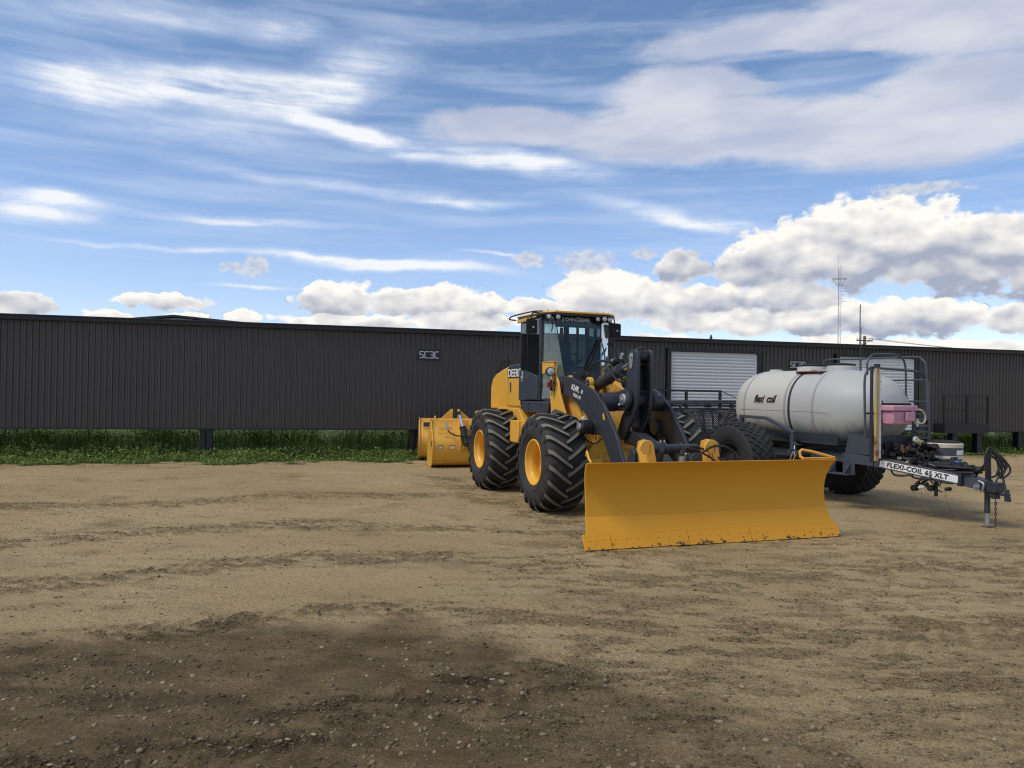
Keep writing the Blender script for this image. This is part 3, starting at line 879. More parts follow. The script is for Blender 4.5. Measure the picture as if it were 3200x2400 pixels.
# broad leaved weeds
s_, o_ = strip(150000, -7.5, 2.6, lambda s, o: np.where(o > -2.0, 1.0, 0.5) * sstep(-0.15, 0.25, green_edge(s) - o + (fbm(s * 1.6, o * 2.0, 4, 121) - .5) * 2.2))
x, y = s2w(s_, o_); h = weed_h(s_, o_)
z = rng.uniform(0, 1, len(x)) ** 0.6 * h
o1 = link('weeds', leaf_mesh('weeds', x, y, z, rng.uniform(.05, .13, len(x)), rng.uniform(.025, .06, len(x)), rng.uniform(-.1, .9, len(x)), rng.uniform(0, 2 * PI, len(x)), M['leaf']))
tag(o1, 'thick band of broad leaved green weeds along the foot of the dark building', 'weeds', kind='stuff')
s_, o_ = strip(80000, -7.5, 2.6, lambda s, o: np.where(o > -2.0, 0.9, 0.6) * sstep(-0.1, 0.3, green_edge(s) - o + (fbm(s * 1.6, o * 2.0, 4, 121) - .5) * 2.4) * (0.25 + 0.9 * sstep(.42, .6, fbm(s * .8, o * 1.3, 3, 131))))
x, y = s2w(s_, o_); h = weed_h(s_, o_)
o2 = link('grass', leaf_mesh('grass', x, y, x * 0, h * rng.uniform(.6, 1.5, len(x)), rng.uniform(.008, .016, len(x)), rng.uniform(1.0, 1.5, len(x)), rng.uniform(0, 2 * PI, len(x)), M['grass'], 0.12))
tag(o2, 'long green grass growing among the weeds under the raised building', 'grass', kind='stuff')
s_, o_ = strip(16000, 0.2, 3.6, lambda s, o: (1 - sstep(-.1, 1.4, o - green_edge(s))) * sstep(.50, .62, fbm(s * 2.0, o * 2.0, 4, 141)))
x, y = s2w(s_, o_)
o3 = link('fringe_grass', leaf_mesh('fringe_grass', x, y, x * 0, rng.uniform(.03, .10, len(x)), rng.uniform(.008, .02, len(x)), rng.uniform(.2, 1.2, len(x)), rng.uniform(0, 2 * PI, len(x)), M['drygrass'], 0.2))
tag(o3, 'sparse yellowing tufts along the edge between weeds and dirt', 'grass', kind='stuff')
s_, o_ = strip(320, -1.0, 1.6, lambda s, o: 0.2 + 1.0 * sstep(0.5, 0.62, fbm(s * .7, o * 1.3, 3, 151)))
x, y = s2w(s_, o_)
o4 = link('white_flowers', leaf_mesh('white_flowers', x, y, weed_h(s_, o_) * 0.95 + .04, rng.uniform(.02, .05, len(x)), rng.uniform(.02, .04, len(x)), rng.uniform(-.2, .7, len(x)), rng.uniform(0, 2 * PI, len(x)), M['petal'], 0.1))
tag(o4, 'tiny white wild flowers dotted through the green weeds', 'flowers', kind='stuff')


# ------------------------------------------------------------------ the long raised building
# local frame of the building: x along the wall, y into the building, z up
bld = empty('storage_building', (WO[0], WO[1], 0), WALL_A, 'long dark charcoal ribbed metal building raised on short black piles', 'building')
ZB, ZT = 0.836, 3.70
PANEL = 0.9
RIB = 0.15


def panel_mesh(z0, z1, n_r=6):
    mb = MB(); xs = []
    for i in range(n_r):
        x0 = i * RIB
        xs += [(x0, 0.0), (x0 + 0.060, 0.0), (x0 + 0.066, 0.004), (x0 + 0.072, 0.0), (x0 + 0.100, 0.0), (x0 + 0.115, -0.038), (x0 + 0.133, -0.038), (x0 + 0.148, 0.0)]
    xs.append((n_r * RIB - 0.003, 0.0))
    v = [(x_, y_, z0) for x_, y_ in xs] + [(x_, y_, z1) for x_, y_ in xs]
    n = len(xs)
    mb.add(v, [(i, i + 1, i + 1 + n, i + n) for i in range(n - 1)])
    me_o = mb.build('wall_panel', M['wall'], bld, smooth=0)
    return me_o


DOORS = [(19.09, 22.53), (25.45, 28.84)]
proto = {}
xx = -5.4
while xx < 44:
    over = [d for d in DOORS if xx < d[1] and xx + PANEL > d[0]]
    if not over:
        key = (ZB, ZT, 6); segs = [(xx, key)]
    else:
        segs = []
        for i in range(6):   # split at the door
            rx_ = xx + i * RIB
            inside = any(rx_ + RIB > d[0] - 0.02 and rx_ < d[1] + 0.02 for d in DOORS)
            key = (3.50 if inside else ZB, ZT)
            if segs and segs[-1][1][:2] == key: segs[-1] = (segs[-1][0], key + (segs[-1][1][2] + 1,))
            else: segs.append((rx_, key + (1,)))
    for px_, key in segs:
        if key not in proto:
            proto[key] = panel_mesh(*key); o = proto[key]
        else: o = cp(proto[key], bld)
        o.location = (px_, 0, 0)
    xx += PANEL
# fill strips between ribs and door frame sit behind the frames
mb = MB(); mb.box((-5.4, 0.02, ZB), (44.1, 0.10, ZT)); mb.build('sheathing', M['trim'], bld)
# side, rear and roof shell
mb = MB()
mb.box((-5.4, 0.12, ZB - 0.03), (44.1, 3.1, ZB + 0.06))
mb.build('floor_deck', M['trim'], bld)
mb = MB(); mb.box((-5.4, 3.1, ZB), (44.1, 3.2, ZT)); mb.box((-5.45, 0.12, ZB), (-5.4, 3.1, ZT)); mb.box((44.1, 0.12, ZB), (44.15, 3.1, ZT))
mb.build('rear_wall', M['wall'], bld)
mb = MB(); mb.prism([(-0.12, ZT + 0.035), (3.3, ZT + 0.015), (3.3, ZT + 0.065), (-0.12, ZT + 0.085)], -5.5, 44.2, 'x')
mb.build('roof', M['trim'], bld)
mb = MB(); mb.box((-5.5, -0.155, ZT - 0.005), (44.2, -0.125, ZT + 0.125)); mb.box((-5.5, -0.185, ZT + 0.10), (44.2, -0.158, ZT + 0.135))
mb.build('fascia', M['trim'], bld, bevel=0.004)
mb = MB(); mb.box((-5.5, -0.122, ZT - 0.002), (44.2, 0.015, ZT + 0.012)); mb.build('soffit', M['trim'], bld)
mb = MB(); mb.box((-5.4, -0.045, ZB - 0.03), (44.1, 0.0, ZB + 0.008)); mb.build('base_flashing', M['trim'], bld)
mb = MB(); mb.box((-5.3, 1.4, 0.74), (44, 1.6, ZB - 0.035))
mb.build('floor_beam', M['black'], bld)
pm = None
for s_ in (-0.9, 5.09, 10.95, 16.8, 22.7, 28.3, 33.6, 39.4):
    if pm is None:
        mb = MB(); w = 0.165
        mb.box((-w, -0.02, -0.3), (-0.012, 0.24, ZB - 0.02)); mb.box((0.012, -0.02, -0.3), (w, 0.24, ZB - 0.02)); mb.box((-0.025, 0.10, -0.3), (0.025, 0.14, ZB - 0.02))
        mb.box((-0.2, -0.03, ZB - 0.06), (0.2, 0.27, ZB - 0.031))
        pm = mb.build('pile', M['black'], bld, bevel=0.004); o = pm
    else: o = cp(pm, bld)
    o.location = (s_, 0.05, 0)


def roll_door(x0, x1, ztop):
    d = MB()
    fr = 0.14
    d.box((x0, -0.075, ZB - 0.02), (x0 + fr, 0.03, ztop)); d.box((x1 - fr, -0.075, ZB - 0.02), (x1, 0.03, ztop)); d.box((x0 + fr, -0.072, ztop - fr * .8), (x1 - fr, 0.03, ztop - 0.003))
    f = d.build('door_frame', M['trim'], bld, bevel=0.003)
    for ga, gb in ((x0 + fr + .001, x0 + fr + 0.04), (x1 - fr - 0.07, x1 - fr - 0.001)):
        g = MB(); g.box((ga, -0.03, ZB), (gb, -0.012, ztop - fr)); g.build('door_guide', M['door'], f)
    rd = empty('roll_up_door', (0, 0, 0)); rd.parent = bld
    z = ZB + 0.01; p_ = 0.104; first = None
    while z < ztop - fr * .8 - 0.02:
        if first is None:
            q = MB(); pts = [(-0.002, 0.0), (-0.010, 0.006), (-0.022, 0.030), (-0.026, 0.052), (-0.022, 0.074), (-0.010, 0.096), (-0.002, 0.100)]
            xa, xb = x0 + fr + .02, x1 - fr - .03
            v = [(xa, a_, b_) for a_, b_ in pts] + [(xb, a_, b_) for a_, b_ in pts]
            n = len(pts); q.add(v, [(i, i + n, i + 1 + n, i + 1) for i in range(n - 1)])
            q.box((xa, -0.002, 0.100), (xb, 0.004, 0.104))
            first = q.build('door_slat', M['door'], rd); o = first
        else: o = cp(first, rd)
        o.location = (0, 0, z); z += p_
    return rd


for (x0, x1) in DOORS: roll_door(x0, x1, 3.505)


def block_letters(s, h, w, gap, th):
    """octagonal stroke letters in the x-z plane"""
    S_ = {'S': [[(1, 1), (.15, 1), (0, .9), (0, .6), (.15, .5), (.85, .5), (1, .4), (1, .1), (.85, 0), (0, 0)]],
          'C': [[(1, 1), (.15, 1), (0, .88), (0, .12), (.15, 0), (1, 0)]],
          '3': [[(0, 1), (.85, 1), (1, .9), (1, .6), (.85, .5), (.35, .5)], [(.85, .5), (1, .4), (1, .1), (.85, 0), (0, 0)]],
          'B': [[(0, 0), (0, 1), (.85, 1), (1, .9), (1, .6), (.85, .5), (0, .5)], [(.85, .5), (1, .4), (1, .1), (.85, 0), (0, 0)]]}
    out = []; x0 = 0
    for ch in s:
        for st in S_[ch]: out.append([(x0 + px_ * w, pz_ * h) for px_, pz_ in st])
        x0 += w + gap
    return out


def wall_sign(s, x0, z0, label):
    w0 = s2w(x0, 0.036)
    t = empty('wall_sign', (w0[0], w0[1], z0), WALL_A, label, 'sign')
    mb = MB(); mb.box((0, -0.008, 0), (0.66, 0.0, 0.31)); mb.build('sign_plate', M['trim'], t)
    x_ = 0.035
    for ch in s:
        mb = MB(); th = 0.030
        for st in block_letters(ch, 0.185, 0.105, 0.0, th):
            for (a0, b0), (a1, b1) in zip(st[:-1], st[1:]):
                L_ = math.hypot(a1 - a0, b1 - b0); an = math.atan2(b1 - b0, a1 - a0)
                m_ = Matrix.Translation((x_ + (a0 + a1) / 2, -0.0125 - 0.0005 * (len(mb.v) % 3), 0.06 + (b0 + b1) / 2)) @ Matrix.Rotation(-an, 4, 'Y')
                mb.box((-L_ / 2 - th * .35, -0.0035, -th / 2), (L_ / 2 + th * .35, 0.0035, th / 2), 0, m_)
        mb.build('letter', M['grey_let'], t)
        x_ += 0.152
    return t


wall_sign('SC3C', 11.00, 2.91, 'dark sign plate reading SC3C on the wall left of the loader cab')
wall_sign('SC3B', 23.63, 2.92, 'dark sign plate reading SC3B on the wall between the two white roller doors')


def platform(x0, x1, depth, label, mid=None, legs=(), ztop=ZB + .30, rail=1.02):
    w0 = s2w(x0, 0.0)
    t = empty('landing', (w0[0], w0[1], 0), WALL_A, label, 'landing')
    L_ = x1 - x0
    mb = MB(); mb.box((0, -depth, ZB - 0.06), (L_, -0.08, ZB + 0.28)); mb.build('deck', M['black'], t, bevel=0.004)
    for lx in legs:
        mb = MB(); mb.box((lx - .11, -depth + .1, -0.3), (lx + .11, -depth + .34, ZB - 0.062)); mb.build('leg', M['black'], t, bevel=.003)
    r = 0.026
    post = [0, L_] + ([mid] if mid else [])
    for px_ in post:
        mb = MB(); mb.box((px_ - .03, -depth, ZB + .281), (px_ + .03, -depth + .06, ZB + .28 + rail)); mb.build('post', M['black'], t, bevel=.003)
    for zz in (ZB + .28 + rail - .03, ZB + .28 + rail * .5):
        mb = MB()
        ps = sorted(post)
        for a_, c_ in zip(ps[:-1], ps[1:]): mb.box((a_ + .031, -depth + .01, zz - .022), (c_ - .031, -depth + .05, zz + .022))
        mb.build('rail', M['black'], t)
    return t


platform(29.55, 31.45, 0.55, 'black steel landing with two bay railing at the right hand end of the wall', 0.98, (0.55, 1.62))
t = empty('loading_ramp', (s2w(19.15, 0)[0], s2w(19.15, 0)[1], 0), WALL_A, 'low black railing in front of the left white roller door', 'railing')
mb = MB(); mb.box((-0.1, -1.2, ZB - .08), (3.4, -.09, ZB - .001)); mb.build('deck', M['black'], t)
for lx in (0.0, 3.2): mb = MB(); mb.box((lx, -1.1, -.3), (lx + .16, -.9, ZB - .082)); mb.build('leg', M['black'], t)
for lx in (0.05, 1.22): mb = MB(); mb.box((lx, -1.15, ZB), (lx + .075, -1.08, 2.085)); mb.build('post', M['black'], t)
mb = MB(); mb.box((-1.1, -1.15, 2.087), (1.30, -1.08, 2.15)); mb.build('top_rail', M['black'], t)
mb = MB(); mb.tube(curve3([(1.3, -1.11, 2.12), (1.9, -1.11, 1.90), (2.5, -1.11, 1.73), (3.2, -1.11, 1.68)], 8), 0.012, 6); mb.build('chain', M['black'], t)
mb = MB(); mb.box((3.2, -1.15, ZB), (3.26, -1.08, 1.75)); mb.build('post', M['black'], t)

# roof-top vents, low pale boxes that just clear the ridge
for k_, (s_, lab) in enumerate(((17.35, 'small pale roof vent on the dark roof just right of the loader cab'), (35.6, 'small pale roof vent on the dark roof near the right hand end'))):
    w0 = s2w(s_, -2.0); t = empty('roof_vent', (w0[0], w0[1], ZT + .08), WALL_A, lab, 'roof vent')
    mb = MB(); mb.box((-.22, -.2, -.06), (.22, .2, .17)); mb.build('curb', M['roofmetal'], t, bevel=.01)
    mb = MB(); mb.box((-.27, -.25, .171), (.27, .25, .21)); mb.build('cap', M['roofmetal'], t, bevel=.01)


# ------------------------------------------------------------------ things beyond the building
def z_at(px_, py_): return 0.0


t = empty('gabled_shed', (-30.2, 70, 0), R(0), 'grey gabled metal shed whose low roof shows above the dark wall at left', 'shed')
mb = MB(); mb.prism([(-6.2, 0), (6.2, 0), (6.2, 7.62), (0, 8.15), (-6.2, 7.62)], 0, 16, 'y'); mb.build('wall', M['roofmetal'], t)
mb = MB()
for sg in (-1, 1):
    mb.prism([(0, 8.40), (sg * 6.9, 7.80), (sg * 6.9, 7.62), (0, 8.22)], -0.4, 16.4, 'y')
mb.build('roof', M['trim'], t)
proto_r = None
for i in range(40):
    if proto_r is None:
        mb = MB(); mb.box((-.03, -.03, 6.9), (.03, 0.0, 7.60)); proto_r = mb.build('rib', M['galv'], t); o = proto_r
    else: o = cp(proto_r, t)
    o.location = (-6.0 + i * .305, 0, 0.0)

t = empty('spruce_tree', (15.17, 60, 0), 0, 'dark spruce tree whose tip pokes above the roof left of the roller door', 'tree')
mb = MB(); mb.cyl((0, 0, 0), (0, 0, 6.4), .16, .02, 8); mb.build('trunk', M['bark'], t)
n = 2600
zz = 0.8 + 5.85 * rng.uniform(0, 1, n) ** 0.8; rr = (6.72 - zz) * 0.30 * rng.uniform(.25, 1.1, n); yy = rng.uniform(0, 2 * PI, n)
me = leaf_mesh('crown', np.cos(yy) * rr * .4, np.sin(yy) * rr * .4, zz, rr * .9 + .07, rng.uniform(.02, .07, n), rng.uniform(-.45, .15, n), yy, M['needle'])
link('crown', me, t)

t = empty('lattice_mast', (62.4, 150, 0), 0, 'tall red and white lattice radio mast standing beyond the building', 'mast')
def lattice(z0, z1, hw, name, m_, dz_):
    mb = MB(); c3 = [(hw * math.cos(a), hw * math.sin(a)) for a in (R(90), R(210), R(330))]
    for cx_, cy_ in c3: mb.tube([(cx_, cy_, z0), (cx_, cy_, z1)], .030, 5)
    z = z0; k_ = 0
    while z < z1 - .1:
        for i in range(3):
            a_, c_ = c3[i], c3[(i + 1) % 3]
            if k_ % 2: a_, c_ = c_, a_
            mb.tube([(a_[0], a_[1], z), (c_[0], c_[1], min(z + dz_, z1))], .018, 4); mb.tube([(a_[0], a_[1], z), (c_[0], c_[1], z)], .016, 4)
        z += dz_; k_ += 1
    return mb.build(name, m_, t)
for z0, z1, mm in ((0, 12, 'mast'), (12, 20.0, 'mast')): lattice(z0, z1, .32, 'lattice_section', M[mm], 1.25)
lattice(20.0, 24.4, .32, 'lattice_section', M['mast'], 1.25)
lattice(24.8, 26.7, .30, 'lattice_section', M['masttop'], 1.2)
mb = MB(); mb.tube([(-.28, 0, 26.7), (-.28, 0, 29.6)], .025, 5); mb.tube([(.28, 0, 26.7), (.28, 0, 27.4)], .05, 5); mb.build('antenna', M['mast'], t)
mb = MB()
for a in range(6):
    x1_, y1_ = 1.5 * math.cos(R(a * 60)), 1.5 * math.sin(R(a * 60)); x2_, y2_ = 1.5 * math.cos(R(a * 60 + 60)), 1.5 * math.sin(R(a * 60 + 60))
    mb.tube([(x1_, y1_, 24.7), (x2_, y2_, 24.7)], .03, 5); mb.tube([(0, 0, 24.7), (x1_, y1_, 24.7)], .035, 5); mb.tube([(.15 * x1_, .15 * y1_, 23.4), (x1_, y1_, 24.7)], .035, 5)
mb.build('platform', M['galv'], t)
for z_, L_ in ((23.4, 1.2), (22.3, 1.6), (21.6, 1.1), (20.4, 2.1)):
    mb = MB(); mb.tube([(.3, 0, z_), (L_, 0, z_ + .1)], .028, 5)
    for q in np.linspace(.8, L_, 4): mb.tube([(q, -.1, z_ - .15), (q, .1, z_ + .25)], .018, 4)
    mb.build('antenna', M['galv'], t)

t = empty('light_pole', (19.93, 45, 0), 0, 'slim straight pole without arms rising above the roof beside the mast', 'pole')
mb = MB(); mb.cyl((0, 0, 0), (0, 0, 3.0), .07, .06, 8); mb.build('base_section', M['wood'], t)
mb = MB(); mb.cyl((0, 0, 3.0), (0, 0, 7.35), .04, .03, 8); mb.build('shaft', M['wood'], t)

t = empty('power_pole', (40.4, 90, 0), R(20), 'wooden power pole with crossarm just right of the slim pole', 'utility pole')
mb = MB(); mb.cyl((0, 0, 0), (0, 0, 9.1), .19, .15, 8); mb.build('post', M['wood'], t)
mb = MB(); mb.box((-1.15, -.07, 8.50), (1.15, .07, 8.63)); mb.build('crossarm', M['wood'], t)
for sx_ in (-1.05, -.6, .75, 1.1):
    mb = MB(); mb.cyl((sx_, 0, 8.63), (sx_, 0, 8.86), .05, .04, 6); mb.build('insulator', M['galv'], t)
mb = MB(); mb.tube([(-.7, .08, 8.52), (0, .08, 8.0), (.7, .08, 8.52)], .03, 5); mb.build('brace', M['galv'], t)
pts = []
for k_, (yo, zo) in enumerate(((-.6, 8.88), (.75, 8.88))):
    c_ = math.cos(R(20)); s0_ = math.sin(R(20))
    x0_, y0_ = 40.4 + yo * c_, 90 + yo * s0_
    mb = MB(); mb.tube([(x0_ + q * 60 - x0_, q * 12, -1.4 * 4 * q * (1 - q)) for q in np.linspace(0, 1, 14)], .02, 4)
    o = mb.build('power_line', M['black']); o.location = (x0_, y0_, zo)
    tag(o, 'thin wire running right from the %s insulator of the wooden power pole' % ('inner left', 'inner right')[k_], 'power line', 'wires of the power pole')


# ------------------------------------------------------------------ wheel loader
def frame_at(x, y, deg): return (x, y, 0), math.atan2(-math.cos(R(deg)), math.sin(R(deg)))


loc, rz = frame_at(1.67, 13.59, 19.6)
LD = empty('wheel_loader', loc, rz, 'yellow and charcoal wheel loader with big lugged tyres and a wide yellow blade', 'wheel loader')
TR, TW = 0.82, 0.74


def tyre(parent):
    prof = [(.375, -.29), (.40, -.325), (.46, -.358), (.53, -.372), (.60, -.366), (.66, -.350), (.705, -.335), (.735, -.315), (.752, -.28), (.762, -.18), (.766, 0)]
    prof = prof + [(r_, -h_) for r_, h_ in prof[-2::-1]]
    mb = MB(); mb.lathe(prof, 72)
    n = 19
    for side in (-1, 1):
        for i in range(n):
            base = (i + (0.5 if side > 0 else 0)) * 2 * PI / n
            # stations along the lug: (lateral, lead angle, base radius, top radius, half width)
            st = [(-.035, .0, .764, .822, .032), (.06, .075, .764, .824, .036), (.15, .155, .762, .823, .038), (.235, .240, .756, .818, .042), (.30, .300, .742, .803, .046), (.352, .345, .700, .752, .050), (.374, .365, .640, .668, .048)]
            vs = []
            for y_, ld, r0, r1, hw in st:
                for rr_, w_ in ((r0 - .012, hw * 1.45), (r1, hw)):
                    for s_ in (-1, 1):
                        a = base + ld + s_ * w_ * .76 / rr_
                        vs.append((rr_ * math.cos(a), side * y_, rr_ * math.sin(a)))
            m_ = len(st)
            tops = []; sides = []
            for j in range(m_ - 1):
                a0 = j * 4; b0 = a0 + 4
                (tops if j < m_ - 2 else sides).append((a0 + 2, a0 + 3, b0 + 3, b0 + 2))
                sides += [(a0, a0 + 2, b0 + 2, b0), (a0 + 1, b0 + 1, b0 + 3, a0 + 3)]
            sides += [(0, 1, 3, 2), ((m_ - 1) * 4, (m_ - 1) * 4 + 2, (m_ - 1) * 4 + 3, (m_ - 1) * 4 + 1)]
            o = len(mb.v); mb.v += vs
            mb.f += [tuple(k + o for k in f) for f in tops + sides]; mb.mi += [1] * len(tops) + [0] * len(sides)
    # sidewall ribs
    for y_ in (-1, 1): mb.lathe([(.478, y_ * .362), (.486, y_ * .374), (.494, y_ * .366)], 60)
    return mb.build('tyre', [M['rubber'], M['lug']], parent, smooth=40)


def rim(parent):
    mb = MB()
    prof = [(.378, -.285), (.392, -.30), (.392, -.322), (.380, -.334), (.364, -.330), (.352, -.305), (.348, -.262), (.326, -.240), (.320, -.215), (.320, -.130), (.334, -.105), (.334, -.085), (.312, -.062), (.306, .030), (.288, .055), (.284, .165), (.20, .178), (.19, .15), (.185, .08), (.10, .05), (0, .05)]
    mb.lathe(prof, 64)
    mb.lathe([(.378, .285), (.392, .30), (.392, .322), (.376, .325), (.350, .25), (.332, .20), (.332, .08)], 64)
    for i in range(12):
        a = i * PI / 6; mb.cyl((.245 * math.cos(a), .150, .245 * math.sin(a)), (.245 * math.cos(a), .172, .245 * math.sin(a)), .016, n=6)
    return mb.build('rim', M['rim'], parent, smooth=40)


w0 = empty('wheel'); w0.parent = LD
ty0 = tyre(w0); rm0 = rim(w0)
wheels = [w0]
w0.location = (0, -1.05, TR - .005)
for (x_, y_) in ((-3.03, -1.05), (0, 1.20), (-3.03, 1.05)):
    w = cp(w0, LD); w.location = (x_, y_, TR - .005)
    for c in (ty0, rm0): cp(c, w)
    wheels.append(w)
    if y_ > 0: w.rotation_euler = (0, 0, 0)
# the far wheels show their outer face outwards
for w in wheels:
    if w.location.y > 0:
        for c in [c for c in bpy.data.objects if c.parent is w and c.name.startswith('rim')]: c.rotation_euler = (PI, 0, 0)
wheels[1].rotation_euler = (0, 0.11, 0)
wheels[0].rotation_euler = (0, 0.02, 0)

# axles, frames
mb = MB()
mb.cyl((0, -.95, .8), (0, 1.10, .8), .15, n=20); mb.cyl((0, -.62, .8), (0, -.40, .8), .26, .30, 24); mb.cyl((0, .40, .8), (0, .62, .8), .30, .26, 24)
mb.tube([(0.0, -.40, .80), (0, -.2, .80), (0, 0, .80), (0, .2, .8), (0, .4, .8)], [.28, .34, .38, .34, .28], 24)
mb.build('front_axle', M['yellow_dirty'], LD, bevel=.006)
mb = MB(); mb.cyl((-3.03, -.95, .8), (-3.03, .95, .8), .15, n=20); mb.cyl((-3.03, -.62, .8), (-3.03, -.42, .8), .26, .30, 24); mb.cyl((-3.03, .42, .8), (-3.03, .62, .8), .30, .26, 24)
mb.build('rear_axle', M['yellow_dirty'], LD, bevel=.006)
mb = MB()
prof = [(-1.15, .55), (.25, .50), (.52, .62), (.62, .90), (.50, 1.12), (.42, 1.50), (.05, 1.98), (-.55, 2.20), (-.98, 2.22), (-1.05, 1.5), (-1.28, 1.05)]
for y0, y1 in ((-.43, -.37), (.37, .43)): mb.prism(prof, y0, y1)
mb.prism([(.20, .55), (.50, .62), (.60, .90), (.47, 1.12), (.30, 1.10)], -.369, .369)      # nose casting
mb.prism([(.30, 1.12), (.46, 1.13), (.40, 1.50), (.16, 1.85), (.06, 1.80)], -.369, .369)
mb.prism([(-1.15, .55), (-1.0, .55), (-1.0, 1.6), (-1.1, 1.6)], -.369, .369)
mb.build('front_frame', M['yellow_dirty'], LD, bevel=.010)
# inner arched plate in front of the axle and the tow lug seen behind the blade
mb = MB()
a_ = [(y_, .70 + .38 * math.sqrt(max(0, 1 - (y_ / .50) ** 2))) for y_ in np.linspace(-.42, .42, 13)]
mb.prism([(-.62, .80), (-.62, 1.05), (-.42, 1.28), (.42, 1.28), (.62, 1.05), (.62, .80)] + [(q[0], q[1]) for q in a_[::-1]], .52, .57, 'x')
mb.prism([(-.62, 1.06), (-.43, 1.29), (-.43, 1.60), (-.50, 1.62), (-.66, 1.30)], .40, .46, 'x')
mb.build('axle_guard', M['yellow'], LD, bevel=.006)
mb = MB(); mb.prism([(-.72, .92), (-.44, .92), (-.38, .78), (-.50, .62), (-.68, .62), (-.80, .78)], .60, .68, 'x'); mb.cyl((.681, -.59, .76), (.685, -.59, .76), .06, n=16, mi=1)
mb.build('tow_lug', [M['yellow_dirty'], M['blackm']], LD, bevel=.006)
mb = MB(); mb.tube([(.30, -.33, .72), (.58, -.33, .72)], .07, 16); mb.tube([(.42, .0, .80), (.56, .0, .80)], .20, 20); mb.build('axle_housing_cover', M['yellow_dirty'], LD, bevel=.008)

# towers that carry the boom, and their plates
for sg in (-1, 1):
    mb = MB()
    pts = [(-1.00, 2.11), (-.93, 2.47), (-.80, 2.53), (-.73, 2.50), (-.735, 2.30), (-.62, 2.20), (-.52, 1.95), (-.26, 1.60), (-.27, 1.30), (-.95, 1.30), (-.92, 1.63)]
    y0, y1 = sorted((sg * .655, sg * .69))
    mb.prism(pts, y0, y1)
    mb.build('boom_tower', M['yellow'], LD, bevel=.006)
    mb = MB(); y0, y1 = sorted((sg * .44, sg * .49)); mb.prism([(-1.0, 1.5), (-.95, 2.25), (-.55, 2.30), (-.30, 1.95), (.10, 1.30), (.0, 1.2), (-1.0, 1.2)], y0, y1)
    mb.build('boom_tower', M['yellow_dirty'], LD, bevel=.006)
    # work lamp bracket, lamp, turn signal
    lb = MB(); y0, y1 = sorted((sg * .70, sg * .73)); lb.prism([(-1.28, 2.33), (-1.28, 2.53), (-.74, 2.53), (-.74, 2.20), (-.86, 2.16), (-.88, 2.40), (-1.0, 2.42), (-1.05, 2.36)], y0, y1)
    lb.box((-1.30, min(sg * .62, sg * .74), 2.535), (-.73, max(sg * .62, sg * .74), 2.55)); lb.build('lamp_bracket', M['yellow'], LD, bevel=.004)
    hl = MB(); hl.lathe([(0, -.10), (.07, -.08), (.085, 0), (.085, .015), (.072, .02)], 24, 'x', c=(-.70, sg * .80, 2.36)); h = hl.build('headlight', M['blackm'], LD)
    h2 = MB(); h2.lathe([(.072, .018), (.05, .028), (0, .034)], 24, 'x', c=(-.70, sg * .80, 2.36)); h2.build('lens', M['lens'], h)
    ts = MB(); y0, y1 = sorted((sg * .76, sg * .84)); ts.box((-.78, y0, 2.08), (-.70, y1, 2.18)); s1 = ts.build('turn_signal', M['red'], LD, bevel=.01)
    mb = MB(); y0, y1 = sorted((sg * .70, sg * .77)); mb.box((-.80, y0, 2.02), (-.781, y1, 2.22)); mb.build('signal_bracket', M['char'], LD, bevel=.003)
    mb = MB(); mb.tube(curve3([(-.70, sg * .78, 2.29), (-.62, sg * .76, 2.22), (-.66, sg * .72, 2.10), (-.74, sg * .74, 2.02)]), .008, 6); mb.build('lamp_cable', M['hose'], LD)
    gp = MB(); y0, y1 = sorted((sg * .72, sg * .735)); gp.prism([(-.80, 2.22), (-.76, 2.24), (-.75, 2.05), (-.80, 1.93), (-.83, 1.95), (-.79, 2.07)], y0, y1); gp.build('grease_plate', M['galv'], LD, bevel=.003)

